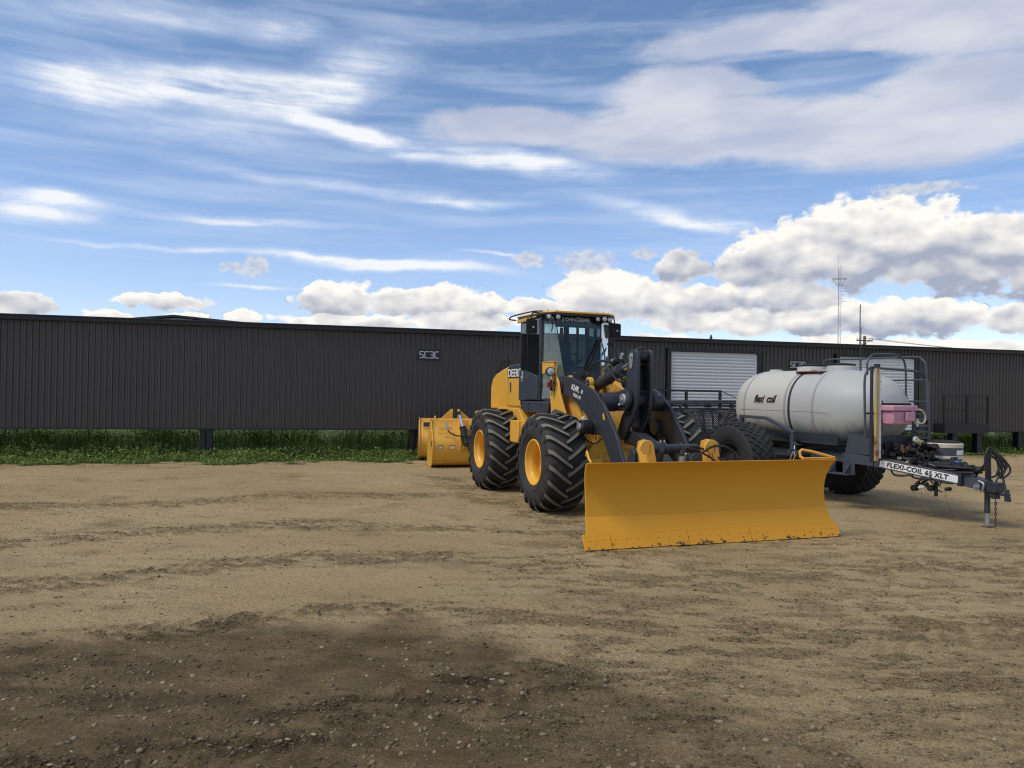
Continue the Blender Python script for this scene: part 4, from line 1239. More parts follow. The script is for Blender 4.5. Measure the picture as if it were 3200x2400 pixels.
# boom arms
TOP = [(-.72, 2.27), (-.55, 2.285), (-.20, 2.25), (.32, 2.125), (.62, 2.05), (.80, 1.97), (.93, 1.88), (1.06, 1.80), (1.18, 1.68), (1.32, 1.54), (1.47, 1.39), (1.60, 1.20), (1.72, 1.0), (1.80, .90)]
COUP = [(1.86, .99), (1.95, 1.17), (2.03, 1.20), (2.10, 1.12), (2.10, .70), (1.98, .55), (1.80, .52)]
BOT = [(1.55, .62), (1.42, .80), (1.27, 1.02), (1.12, 1.20), (1.02, 1.31), (.90, 1.35), (.78, 1.34), (.60, 1.35), (.52, 1.42), (.56, 1.50), (.42, 1.62), (.08, 1.80), (-.30, 1.93), (-.62, 1.975), (-.78, 2.05), (-.80, 2.18)]
for sg in (-1, 1):
    mb = MB(); y0, y1 = sorted((sg * .56, sg * .615)); mb.prism(TOP + COUP + BOT, y0, y1)
    for p_, r_ in (((-.66, 2.13), .12), ((.70, 1.44), .13), ((1.92, .66), .14)):
        mb.cyl((p_[0], sg * .50, p_[1]), (p_[0], sg * .64, p_[1]), r_, n=24)
    am = mb.build('boom_arm', M['char'], LD, bevel=.005)
    mb = MB(); y0, y1 = sorted((sg * .6175, sg * .62)); mb.prism([(1.045, 1.655), (1.085, 1.68), (1.125, 1.58), (1.095, 1.555), (1.055, 1.60)], y0, y1); mb.build('amber_reflector', M['orange'], am)
    # lift cylinder
    mb = MB(); mb.cyl((-.55, sg * .76, 1.62), (.25, sg * .76, 1.50), .075, n=20); mb.cyl((.18, sg * .76, 1.51), (.26, sg * .76, 1.498), .09, n=20)
    lc = mb.build('lift_cylinder', M['char'], LD, bevel=.004)
    mb = MB(); mb.cyl((.25, sg * .76, 1.50), (.62, sg * .76, 1.45), .042, n=16); mb.build('rod', M['chrome'], lc)
    mb = MB(); mb.cyl((.70, sg * .66, 1.44), (.70, sg * .84, 1.44), .115, n=24); mb.build('rod_eye', M['black'], lc, bevel=.006)
    mb = MB(); mb.cyl((.70, sg * .845, 1.44), (.70, sg * .885, 1.44), .07, n=6); mb.cyl((.72, sg * .886, 1.42), (.72, sg * .90, 1.42), .02, n=8); mb.build('pin_cap', M['galv'], lc, bevel=.004)
    mb = MB(); mb.tube([(.70, sg * .78, 1.55), (.70, sg * .80, 1.60)], .03, 8); mb.build('grease_cap', M['white'], lc)
text('model_number', '624K', .135, M['white'], LD, (-.185, -.619, 2.055), (1, 0, -.21), (.12, 0, 1), bold=.003, sx=1.05, spacing=1.05)
text('model_suffix', '-II', .085, M['white'], LD, (.205, -.619, 1.985), (1, 0, -.21), (.12, 0, 1), bold=.003)
text('high_lift_lettering', 'HIGH LIFT', .078, M['white'], LD, (-.11, -.619, 1.935), (1, 0, -.21), (.12, 0, 1), bold=.001, sx=.88, spacing=1.06)

# cross tube
mb = MB(); mb.cyl((.80, -.555, 1.85), (.80, .555, 1.85), .145, n=32)
for y_ in (-.36, -.30, .30, .36): mb.cyl((.80, y_ - .006, 1.85), (.80, y_ + .006, 1.85), .157, n=32)
mb.build('cross_tube', M['char'], LD)
for sg in (-1, 1):
    mb = MB()
    y0, y1 = sorted((sg * .20, sg * .26)); mb.prism(arc(1.06, 1.89, .17, -120, 100, 12) + [(.80, 2.01), (.80, 1.72)], y0, y1)
    mb.build('crank_bracket', M['char'], LD, bevel=.005)
mb = MB()
for sg in (-1,):
    mb.cyl((1.07, sg * .263, 1.895), (1.07, sg * .30, 1.895), .10, .09, 24); mb.cyl((1.08, sg * .301, 1.89), (1.08, sg * .315, 1.89), .03, n=12)
    mb.cyl((1.0, sg * .28, 1.81), (.97, sg * .30, 1.80), .03, n=8)
mb.build('pivot_pin_cover', M['galv'], LD, bevel=.006)

# bellcrank: twin plates
mb = MB()
bc = [(.99, 2.62), (1.03, 2.66), (1.10, 2.685), (1.20, 2.69), (1.28, 2.67), (1.32, 2.61), (1.325, 2.35), (1.32, 2.05), (1.31, 1.82), (1.22, 1.63), (1.07, 1.46), (.93, 1.30), (.86, 1.24), (.76, 1.24), (.69, 1.31), (.69, 1.40), (.83, 1.64), (.93, 1.72), (.92, 1.98), (.975, 2.08), (.985, 2.35)]
for y0, y1 in ((-.165, -.110), (.080, .135)): mb.prism(bc, y0, y1)
mb.cyl((1.06, -.26, 1.89), (1.06, .24, 1.89), .125, n=28)
mb.box((1.04, -.109, 2.05), (1.07, .079, 2.45)); mb.box((.98, -.109, 1.45), (1.01, .079, 1.75))
mb.build('bellcrank', M['char'], LD, bevel=.008)
mb = MB(); mb.cyl((1.17, -.109, 2.58), (1.17, .079, 2.58), .095, n=24); mb.build('rod_end', M['black'], LD, bevel=.006)
mb = MB(); mb.prism(arc(1.13, 2.58, .062, 0, 180, 8) + arc(1.13, 2.43, .048, 180, 360, 8), -.180, -.170); mb.cyl((1.13, -.181, 2.58), (1.13, -.19, 2.58), .03, n=12); mb.build('pin_plate', M['galv'], LD, bevel=.003)
mb = MB(); mb.tube(curve3([(1.14, -.07, 2.69), (1.18, -.02, 2.72), (1.22, .04, 2.69)]), .014, 8); mb.build('crank_hose', M['hose'], LD)
# link from bellcrank to coupler
mb = MB(); mb.prism([(.84, 1.40), (.74, 1.30), (.80, 1.17), (1.10, 1.16), (1.6, .96), (2.02, .80), (2.08, .90), (1.95, 1.02), (1.50, 1.26), (1.20, 1.36)], -.10, .10)
mb.build('tilt_link', M['char'], LD, bevel=.008)
# tilt cylinder
ax = (Vector((1.17, 0, 2.58)) - Vector((-.42, 0, 2.13))).normalized()
p0 = Vector((-.42, 0, 2.13)); L1 = .92
mb = MB(); mb.cyl(p0, p0 + ax * L1, .098, n=24); mb.cyl(p0 + ax * (L1 - .12), p0 + ax * (L1 + .03), .118, n=24); mb.cyl(p0 + ax * .42, p0 + ax * .46, .112, n=24)
tc_ = mb.build('tilt_cylinder', M['char'], LD, bevel=.005)
mb = MB(); pe = Vector((1.17, 0, 2.58)); mb.cyl(p0 + ax * (L1 + .02), pe - (pe - p0).normalized() * .08, .048, n=16); mb.build('rod', M['chrome'], tc_)
mb = MB(); mb.tube([p0 + Vector((.30, -.07, .22)), p0 + Vector((.62, -.07, .37)), p0 + Vector((.80, -.05, .46))], .016, 8); mb.build('oil_pipe', M['galv'], tc_)
for sg in (-1, 1):
    mb = MB(); y0, y1 = sorted((sg * .115, sg * .185)); mb.prism(arc(-.44, 2.16, .115, -20, 200, 10) + [(-.62, 1.95), (-.20, 1.90)], y0, y1); mb.cyl((-.44, sg * .186, 2.16), (-.44, sg * .20, 2.16), .075, n=20, mi=1); mb.cyl((-.43, sg * .201, 2.15), (-.43, sg * .21, 2.15), .02, n=8, mi=2)
    mb.build('cylinder_mount', [M['yellow'], M['char'], M['galv']], LD, bevel=.005)
hz = [[(-.60, -.10, 1.95), (-.55, -.12, 2.25), (-.40, -.12, 2.48), (-.10, -.10, 2.55), (.25, -.08, 2.52)],
      [(.35, .06, 2.60), (.55, .09, 2.40), (.90, .10, 2.30), (1.05, .05, 2.38), (1.12, .04, 2.50)],
      [(.20, -.09, 2.40), (.60, -.12, 2.20), (.95, -.12, 2.22), (1.02, -.07, 2.40)],
      [(-1.42, .72, 2.95), (-1.29, .73, 2.92), (-1.12, .73, 2.79), (-.96, .72, 2.60), (-.93, .70, 2.3)]]
for h_ in hz: mb = MB(); mb.tube(curve3(h_, 8), .021, 8); mb.build('hydraulic_hose', M['hose'], LD)
mb = MB(); mb.cyl((.25, -.02, 2.50), (.42, -.02, 2.57), .06, n=12); mb.cyl((.18, -.05, 2.47), (.24, -.05, 2.56), .03, n=8, mi=1); mb.cyl((.44, 0, 2.58), (.50, 0, 2.66), .03, n=8, mi=1); mb.build('hose_fitting', [M['black'], M['galv']], LD)
mb = MB(); mb.tube(curve3([(.30, -.62, 1.36), (.55, -.66, 1.22), (.85, -.64, 1.18), (1.05, -.60, 1.30)]), .012, 6); mb.build('grease_line', M['hose'], LD)

# coupler with its pipe
mb = MB()
for y0, y1 in ((-.50, -.42), (.42, .50)): mb.prism([(1.98, .45), (2.12, .45), (2.34, .50), (2.62, 1.18), (2.58, 1.30), (2.46, 1.32), (2.30, 1.18), (2.05, 1.10)], y0, y1)
mb.cyl((2.52, -.72, 1.22), (2.52, .16, 1.22), .062, n=24)
mb.cyl((2.08, -.50, .68), (2.08, .50, .68), .085, n=20); mb.box((2.10, -.41, .42), (2.20, .41, .92))
for y_ in (-.36, -.12): mb.cyl((2.52, y_ - .012, 1.22), (2.52, y_ + .012, 1.22), .082, n=24)
mb.box((2.30, -.35, .40), (2.42, .35, 1.0))
mb.build('coupler', M['char'], LD, bevel=.006)
for y_ in (-.42, -.36): mb = MB(); mb.cyl((2.50, y_, 1.285), (2.50, y_, 1.34), .014, n=8); mb.build('grease_fitting', M['galv'], LD)

# dozer blade
BL = empty('dozer_blade', (-.08, .07, 0)); BL.parent = LD
front = [(3.157, .40), (3.140, .50), (3.128, .60), (3.124, .70), (3.132, .79), (3.155, .88), (3.195, .97), (3.245, 1.04), (3.305, 1.095)]


def sheet(name, fr, bk, parent, m_):
    """bent plate whose ends are cut in a little at mid height"""
    mb = MB(); n = len(fr); v = []
    for sg in (-1, 1):
        for (x_, z_) in fr + bk:
            ins = .070 * max(0.0, 1 - ((z_ - .58) / .50) ** 2) ** 1.0
            v.append((x_, sg * (1.965 - ins), z_))
    N = 2 * n
    f = [(i, i + 1, N + i + 1, N + i) for i in range(n - 1)] + [(n + i, N + n + i, N + n + i + 1, n + i + 1) for i in range(n - 1)]
    f += [(0, N, N + n, n), (n - 1, 2 * n - 1, N + 2 * n - 1, N + n - 1)]
    for o_ in (0, N): f += [(o_ + i, o_ + n + i, o_ + n + i + 1, o_ + i + 1) for i in range(n - 1)]
    mb.add(v, f); return mb.build(name, m_, parent, smooth=30)


sheet('moldboard', front, [(x_ - .028, z_ + .002) for x_, z_ in front], BL, M['blade'])
lowp = [(3.266, .186), (3.2285, .26), (3.193, .33), (3.158, .398)]
sheet('lower_panel', lowp, [(x_ - .028, z_ - .004) for x_, z_ in lowp], BL, M['blade'])
seg = [(-2.0, -1.623), (-1.615, -.484), (-.476, .496), (.504, 2.0)]
for a_, c_ in seg:
    mb = MB(); mb.prism([(3.2735, .185), (3.360, .008), (3.328, .008), (3.240, .185)], a_, c_)
    e_ = mb.build('cutting_edge', M['blade'], BL, bevel=.002)
by = [-1.92, -1.83, -1.74, -1.56] + list(np.arange(-1.40, 1.72, .155)) + [1.78, 1.86, 1.94]
pb = None
for y_ in by:
    if pb is None:
        mb = MB(); nv = Vector((.899, 0, .439)); c_ = Vector((3.303, 0, .125)); mb.cyl(c_ - nv * .004, c_ + nv * .006, .017, .015, 14); pb = mb.build('bolt', M['blade'], BL); o = pb
    else: o = cp(pb, BL)
    o.location = (0, y_, 0)
# back stiffeners
mb = MB()
for y_ in np.linspace(-1.78, 1.78, 9): mb.prism([(3.07, .62), (3.0, .40), (3.10, .20), (3.20, .16), (3.125, .39), (3.105, .50), (3.09, .60)], y_ - .012, y_ + .012)
mb.box((2.90, -1.78, .50), (3.02, 1.78, .66)); mb.box((2.96, -1.78, .20), (3.08, 1.78, .30))
mb.build('rear_stiffener', M['yellow'], BL, bevel=.004)
for y_ in (-.91, .11):
    mb = MB()
    ear = [(-.10, 1.215), (-.103, 1.27), (-.08, 1.325), (-.03, 1.358), (.03, 1.362), (.075, 1.345), (.105, 1.30), (.235, .66), (.03, .66), (.03, 1.17), (-.04, 1.17), (-.045, 1.21)]
    mb.prism([(y_ + a_, c_) for a_, c_ in ear], 2.90, 2.935, 'x')
    mb.prism([(2.66, 1.10), (2.58, 1.22), (2.62, 1.33), (2.74, 1.36), (2.899, 1.35), (2.899, .66), (2.98, .52), (2.75, .50)], y_ + .035, y_ + .075)
    mb.box((2.90, y_ + .04, .50), (3.02, y_ + .20, .66))
    er = mb.build('mounting_ear', M['yellow'], BL, bevel=.005)
    mb = MB(); mb.box((2.936, y_ + .045, 1.18), (2.939, y_ + .052, 1.31)); o = mb.build('weld_seam', M['rust'], er)
# end gussets with a triangular eye
for y_, s_ in ((1.90, 1), (-1.90, -1)):
    mb = MB(); mb.tube([(3.28, y_ + .05 * s_, 1.10), (3.10, y_ - .42 * s_, 1.10), (3.02, y_ - .50 * s_, 1.15), (3.02, y_ - .44 * s_, 1.18), (3.10, y_ - .34 * s_, 1.165)] if s_ > 0 else [(3.28, y_, 1.10), (3.10, y_ + .05, 1.14), (2.98, y_ + .08, 1.22), (2.94, y_ + .09, 1.16)], .016, 8)
    if s_ > 0:
        mb = MB(); mb.add([(3.30, 1.96, 1.105), (3.24, 1.50, 1.105), (3.10, 1.42, 1.16), (3.06, 1.47, 1.20), (3.10, 1.55, 1.205)], [(0, 4, 3, 2, 1)])
        mb = MB()
        o_ = [(1.955, 1.108), (1.44, 1.150), (1.40, 1.185), (1.42, 1.225), (1.47, 1.240), (1.955, 1.140)]
        mb.tube([(3.27, 1.95, 1.115), (3.20, 1.60, 1.205), (3.17, 1.46, 1.228), (3.17, 1.42, 1.20), (3.19, 1.42, 1.13), (3.22, 1.45, 1.105)], .020, 8)
        mb.tube([(3.22, 1.45, 1.112), (3.27, 1.95, 1.112)], .012, 6)
    mb.build('end_gusset', M['yellow'], BL)
# loose hoses behind the blade
for i, h_ in enumerate([[(2.86, -.34, 1.04), (2.86, -.34, 1.16), (2.84, -.24, 1.24), (2.84, .0, 1.18), (2.97, .16, 1.06), (2.98, .24, .9)],
                        [(2.82, -.28, 1.02), (2.82, -.27, 1.16), (2.80, -.12, 1.26), (2.84, .10, 1.20), (2.98, .30, 1.05), (2.98, .4, .9)],
                        [(2.80, -.20, .96), (2.86, -.10, 1.10), (2.97, .08, 1.26), (2.99, .28, 1.27), (2.97, .46, 1.18), (2.94, .50, 1.05), (2.9, .4, .92)]]):
    mb = MB(); mb.tube(curve3(h_, 8), .0155, 8)
    ho = mb.build('blade_hose', M['hose'], BL)
    if i < 2: mb = MB(); mb.cyl((h_[0][0], h_[0][1], 1.02), (h_[0][0], h_[0][1], 1.13), .024, n=8); mb.build('ferrule', M['galv'], ho)
for q in ((2.3, .12, 1.08), (2.32, -.35, 1.1)):
    mb = MB(); mb.cbox(q, (.05, .03, .13), 0, 0, .5, .3); mb.build('coupler_tag', M['galv'], LD, bevel=.004)

# rear frame and hood
mb = MB()
mb.prism([(-3.95, 1.20), (-3.95, 1.66), (-1.45, 1.66), (-1.45, 1.0), (-1.9, .62), (-3.6, .62)], -.40, .40)
mb.prism([(-4.15, .55), (-4.45, .80), (-4.45, 1.55), (-3.75, 1.62), (-3.75, .75)], -1.05, 1.05)
mb.prism([(-3.80, 1.52), (-3.80, 1.66), (-2.50, 1.66), (-2.25, 1.45), (-2.25, 1.30), (-2.55, 1.30)], -.74, .74)
mb.build('rear_frame', M['yellow'], LD, bevel=.012)
mb = MB(); mb.box((-2.20, -1.02, 1.02), (-1.72, -.70, 1.44)); mb.box((-1.719, -.98, .98), (-1.40, -.55, 1.46)); mb.build('fuel_tank_box', M['yellow'], LD, bevel=.012)
mb = MB(); mb.box((-2.20, .70, 1.02), (-1.72, 1.02, 1.44)); mb.build('step_box', M['yellow'], LD, bevel=.012)
for zz in (1.40, 1.06):
    for xx_ in (-2.16, -1.76): mb = MB(); mb.cyl((xx_, -1.022, zz), (xx_, -1.03, zz), .012, n=6); mb.build('bolt', M['yellow'], LD)
mb = MB()
hood = [(-4.38, 1.62), (-4.38, 2.10), (-4.25, 2.28), (-4.05, 2.37), (-3.60, 2.46), (-3.22, 2.52), (-2.40, 2.55), (-2.40, 1.668), (-2.46, 1.668)]
mb.prism(hood, -.715, .715); mb.build('engine_hood', M['yellow'], LD, bevel=.03, seg=3)
mb = MB(); mb.prism([(-3.22, 2.29), (-3.20, 2.535), (-2.50, 2.562), (-2.50, 2.29)], -0.7270, .727); mb.build('hood_top_panel', M['char2'], LD, bevel=.02)
mb = MB(); mb.box((-3.215, -0.7305, 2.28), (-2.50, -0.7285, 2.475)); mb.build('hood_decal', M['trim'], LD)
text('maker_lettering', 'DEERE', .225, M['white'], LD, (-3.185, -0.7330, 2.30), (1, 0, 0), (0, 0, 1), bold=.004, sx=1.12, spacing=1.08)
mb = MB(); mb.box((-3.10, -0.7215, 1.98), (-3.01, -0.7170, 2.20)); vl = mb.build('latch_plate', M['galv'], LD, bevel=.003)
for k_ in range(4): mb = MB(); mb.box((-3.085, -0.7270, 2.005 + k_ * .047), (-3.025, -0.7220, 2.035 + k_ * .047)); mb.build('vent_slot', M['blackm'], vl)
mb = MB(); mb.box((-3.215, -0.7175, 1.70), (-3.205, -0.7160, 2.28)); mb.box((-3.205, -0.7175, 1.695), (-2.47, -0.7160, 1.708)); mb.build('panel_seam', M['blackm'], LD)
mb = MB(); mb.box((-3.17, -0.7205, 1.545), (-3.11, -0.7175, 1.645)); mb.build('red_sticker', M['redlab'], LD)
mb = MB(); mb.box((-3.109, -0.7205, 1.545), (-2.93, -0.7175, 1.645)); mb.build('warning_label', M['label'], LD)
mb = MB(); mb.tube(curve3([(-4.1, -.66, 2.38), (-3.95, -.66, 2.50), (-3.65, -.66, 2.66), (-3.4, -.66, 2.72)], 6), .02, 6); mb.tube([(-3.4, -.66, 2.72), (-3.42, -.66, 2.50)], .02, 6)
mb.tube(curve3([(-4.1, -.52, 2.38), (-3.95, -.52, 2.50), (-3.65, -.52, 2.66), (-3.4, -.52, 2.72)], 6), .02, 6)
for q in (0.2, .45, .7): mb.tube([(-4.05 + q * .6, -.66, 2.44 + q * .26), (-4.05 + q * .6, -.52, 2.44 + q * .26)], .014, 5)
mb.build('hood_handrail', M['black'], LD)

# cab: base, posts, roof
mb = MB()
mb.prism([(-2.47, 1.82), (-2.40, 1.66), (-2.25, 1.60), (-1.0, 1.60), (-.95, 1.82)], -.73, .73)
cb = mb.build('cab_base', M['char2'], LD, bevel=.02)
for xx_, zz in ((-2.36, 1.76), (-2.36, 1.68), (-1.95, 1.76), (-1.95, 1.66), (-1.30, 1.74)):
    mb = MB(); mb.cyl((xx_, -.728, zz), (xx_, -.742, zz), .016, n=10); mb.build('bolt', M['blackm'], cb)
mb = MB()
for sg in (-1, 1):
    mb.cyl((-2.44, sg * .70, 1.82), (-2.44, sg * .70, 3.42), .035, n=10)
    mb.box((-1.45, min(sg * .66, sg * .735), 1.84), (-1.36, max(sg * .66, sg * .735), 3.42))
    mb.box((-2.09, min(sg * .69, sg * .725), 1.84), (-2.05, max(sg * .69, sg * .725), 3.42))
mb.box((-2.48, -.66, 1.82), (-2.44, .66, 2.45)); mb.box((-2.48, -.66, 3.37), (-2.44, .66, 3.42)); mb.box((-2.47, .20, 2.45), (-2.45, .32, 3.37)); mb.box((-2.47, .48, 2.45), (-2.45, .54, 3.37))
mb.box((-2.44, -.66, 1.82), (-1.0, .66, 1.88))
mb.build('cab_frame', M['char'], LD, bevel=.008)
for sg in (-1, 1):   # side panels below the glass
    y0, y1 = sorted((sg * .70, sg * .745))
    mb = MB(); mb.prism([(-2.49, 1.83), (-2.49, 2.43), (-2.075, 2.40), (-2.075, 1.83)], y0, y1); p1 = mb.build('side_panel', M['char2'], LD, bevel=.006)
    mb = MB(); mb.prism([(-2.47, 2.436), (-2.47, 3.42), (-2.095, 3.42), (-2.095, 2.408)], y0 + .015, y1 - .015); mb.build('side_window', M['glass_door'], LD)
    d = empty('cab_door'); d.parent = LD
    mb = MB(); mb.prism([(-2.060, 1.845), (-2.060, 2.395), (-1.46, 2.285), (-1.46, 1.845)], y0, y1); mb.build('door_panel', M['char2'], d, bevel=.006)
    mb = MB(); mb.prism([(-2.040, 2.40), (-2.040, 3.38), (-1.47, 3.38), (-1.47, 2.295)], y0 + .015, y1 - .018); mb.build('door_window', M['glass_door'], d)
    mb = MB(); mb.box((-2.060, y0 + .005, 2.396), (-2.041, y1 - .002, 3.40)); mb.box((-2.04, y0 + .005, 3.381), (-1.461, y1 - .002, 3.40)); mb.build('door_frame', M['black'], d)
    if sg < 0:
        for zz, xx_ in ((1.93, -2.10), (1.93, -2.03), (2.30, -2.045)): mb = MB(); mb.cyl((xx_, -.746, zz), (xx_, -.755, zz), .011, n=8); mb.build('screw', M['galv'], d)
# leaping deer badge
mb = MB(); ov = [(-2.31 + .060 * math.cos(a), 2.30 + .100 * math.sin(a)) for a in np.linspace(0, 2 * PI, 25)[:-1]]; mb.prism(ov, -.749, -.746)
bd = mb.build('deer_badge', M['white'], LD)
mb = MB(); ov = [(-2.31 + .052 * math.cos(a), 2.30 + .090 * math.sin(a)) for a in np.linspace(0, 2 * PI, 25)[:-1]]; mb.prism(ov, -.7515, -.7495); mb.build('badge_field', M['trim'], bd)
deer = [(-.040, -.045), (-.030, -.010), (-.012, .010), (.010, .022), (.018, .050), (.010, .075), (.018, .074), (.024, .058), (.034, .060), (.045, .050), (.034, .042), (.030, .018), (.024, -.005), (.040, -.020), (.043, -.045), (.034, -.028), (.014, -.020), (-.004, -.018), (-.014, -.040), (-.034, -.075), (-.030, -.040), (-.034, -.030)]
mb = MB(); mb.prism([(-2.31 + a_, 2.30 + c_) for a_, c_ in deer], -.754, -.752); mb.build('deer_emblem', M['white'], bd)
# front glass
W = lambda s_, y_, z_: (lambda t: (-1.30 + .20 * t, s_ * y_, z_))((3.40 - z_) / 1.10)
ws = [(-1.302, -.475, 3.42), (-1.302, .475, 3.42), (-1.10, .345, 2.30), (-1.10, -.345, 2.30)]
gm = MB(); th = .006
gm.add(ws + [(p_[0] - th, p_[1], p_[2]) for p_ in ws], [(0, 1, 2, 3), (7, 6, 5, 4), (0, 4, 5, 1), (1, 5, 6, 2), (2, 6, 7, 3), (3, 7, 4, 0)])
gm.build('windscreen', M['glass'], LD, smooth=0)
for sg in (-1, 1):
    q = [(-1.375, sg * .70, 3.42), (-1.305, sg * .482, 3.42), (-1.105, sg * .352, 2.30), (-1.13, sg * .44, 1.86), (-1.36, sg * .70, 1.86)]
    gm = MB(); q2 = [(p_[0] - .005, p_[1] * .985, p_[2]) for p_ in q]
    gm.add(q + q2, [(0, 1, 2, 3, 4), (9, 8, 7, 6, 5)] + [(i, i + 5, (i + 1) % 5 + 5, (i + 1) % 5) for i in range(5)])
    gm.build('corner_window', M['glass_side'], LD, smooth=0)
    mb = MB(); mb.tube([(-1.304, sg * .478, 3.42), (-1.100, sg * .349, 2.30)], .010, 6); mb.build('glass_seal', M['black'], LD)
# dash below the windscreen
mb = MB(); mb.add([(-1.10, y_, z_) for y_, z_ in ((-.345, 2.30), (-.20, 2.40), (.0, 2.44), (.20, 2.40), (.345, 2.30), (.40, 1.86), (-.40, 1.86))] + [(-1.14, y_, z_) for y_, z_ in ((-.345, 2.30), (-.20, 2.40), (.0, 2.44), (.20, 2.40), (.345, 2.30), (.40, 1.86), (-.40, 1.86))],
       [tuple(range(7)), tuple(range(13, 6, -1))] + [(i, i + 7, (i + 1) % 7 + 7, (i + 1) % 7) for i in range(7)])
fp = mb.build('front_panel', M['char2'], LD, smooth=0)
for y_, z_ in ((-.16, 2.36), (.10, 2.37), (-.10, 2.20), (.10, 2.19), (-.22, 2.30), (.05, 2.12)): mb = MB(); mb.cyl((-1.099, y_, z_), (-1.09, y_, z_), .011, n=8); mb.build('screw', M['galv'], fp)
mb = MB(); mb.box((-1.31, -.47, 3.22), (-1.306, .47, 3.42)); mb.build('sun_visor_band', M['visor'], LD)
jd = M['grey_let']
x_ = -1.262
for s_, sz_, y_ in (('J', .105, -.345), ('OHN', .084, -.292), ('D', .105, -.058), ('EERE', .084, .010)):
    text('maker_lettering', s_, sz_, jd, LD, (x_, y_, 3.335), (0, 1, 0), (0, 0, 1), bold=.002, sx=1.13, ext=.001)
# roof
mb = MB()
mb.prism([(-1.16, -.60), (-1.16, .60), (-1.30, .76), (-2.45, .80), (-2.60, .70), (-2.60, -.70), (-2.45, -.80), (-1.30, -.76)], 3.43, 3.47, 'z')
mb.build('cab_roof', M['char'], LD, bevel=.008)
mb = MB()
lo_ = [(-1.12, -.58), (-1.12, .58), (-1.27, .76), (-2.47, .82), (-2.62, .70), (-2.62, -.70), (-2.47, -.82), (-1.27, -.76)]
v = [(a_, c_, 3.471) for a_, c_ in lo_] + [(a_ * .98 - .03, c_ * .92, 3.508) for a_, c_ in lo_]
mb.add(v, [tuple(range(8))[::-1], tuple(range(8, 16))] + [(i, (i + 1) % 8, (i + 1) % 8 + 8, i + 8) for i in range(8)])
for sg in (-1,): mb.box((-2.50, -.80, 3.36), (-1.95, -.765, 3.428)); mb.box((-1.90, -.79, 3.40), (-1.50, -.765, 3.428))
mb.build('roof_cap', M['yellow'], LD, bevel=.01)
for sg in (-1, 1):
    mb = MB(); mb.tube(curve3([(-1.30, sg * .62, 3.50), (-1.50, sg * .82, 3.51), (-2.30, sg * .93, 3.49), (-2.60, sg * .93, 3.46), (-2.66, sg * .86, 3.44), (-2.60, sg * .78, 3.43)], 6), .014, 6); mb.build('roof_rail', M['black'], LD)
# work lights under the roof edge
for y_, x1 in ((-.645, -1.20), (-.475, -1.17), (.36, -1.20), (.47, -1.15), (.60, -1.20)):
    mb = MB(); mb.lathe([(0, -.10), (.045, -.09), (.055, -.02), (.055, .01), (.046, .014)], 20, 'x', c=(x1, y_, 3.395)); mb.cyl((x1 - .04, y_, 3.44), (x1 - .04, y_, 3.52), .012, n=6)
    h = mb.build('work_light', M['blackm'], LD)
    mb = MB(); mb.lathe([(.046, .012), (.03, .020), (0, .024)], 20, 'x', c=(x1, y_, 3.395)); mb.build('lens', M['lens'], h)
    mb = MB(); mb.cyl((x1 - .04, y_, 3.505), (x1 - .04, y_, 3.53), .014, n=6); mb.build('bolt', M['galv'], h)
# mirrors
for sg in (-1, 1):
    yc = -.955 if sg < 0 else .77
    mb = MB(); pts = arc(yc - .075, 3.31, .03, 90, 180, 4) + arc(yc - .075, 3.10, .03, 180, 270, 4) + arc(yc + .075, 3.10, .03, 270, 360, 4) + arc(yc + .075, 3.30, .03, 0, 90, 4)
    mb.prism(pts, -1.30, -1.245, 'x'); mi_ = mb.build('mirror', M['blackm'], LD, bevel=.008)
    mb = MB(); mb.tube(curve3([(-1.32, yc - sg * .0, 3.30), (-1.32, yc - sg * .01, 3.42), (-1.33, yc - sg * .07, 3.47), (-1.35, sg * .70, 3.46)], 5), .013, 6); mb.build('mirror_arm', M['black'], mi_)
    mb = MB(); mb.cyl((-1.244, yc + .02, 3.19), (-1.232, yc + .02, 3.19), .02, n=8); mb.build('mirror_clamp', M['galv'], mi_)
mb = MB(); mb.tube(curve3([(-1.25, -.56, 3.36), (-1.22, -.55, 3.25), (-1.25, -.57, 3.12)], 5), .010, 6); mb.build('lamp_cable', M['hose'], LD)
mb = MB(); mb.tube(curve3([(-1.2, .62, 3.40), (-1.19, .60, 3.10), (-1.22, .61, 2.80), (-1.20, .62, 2.50)], 5), .012, 6); mb.build('drain_pipe', M['black'], LD)
# wipers
mb = MB(); mb.tube([(-1.075, .02, 2.30), (-1.105, .19, 2.66), (-1.16, .37, 2.98)], .014, 6); mb.tube([(-1.085, .10, 2.40), (-1.12, .25, 2.70), (-1.17, .39, 2.98)], .010, 6)
mb.tube([(-1.10, .10, 2.42), (-1.22, .46, 3.02)], .014, 6); mb.tube([(-1.17, .36, 3.0), (-1.20, .43, 3.0)], .014, 6); mb.cyl((-1.10, .02, 2.29), (-1.06, .02, 2.29), .04, n=12)
mb.build('windscreen_wiper', M['blackm'], LD)
mb = MB(); mb.tube([(-1.34, -.60, 2.72), (-1.335, -.595, 3.10)], .008, 5); mb.build('side_wiper', M['blackm'], LD)
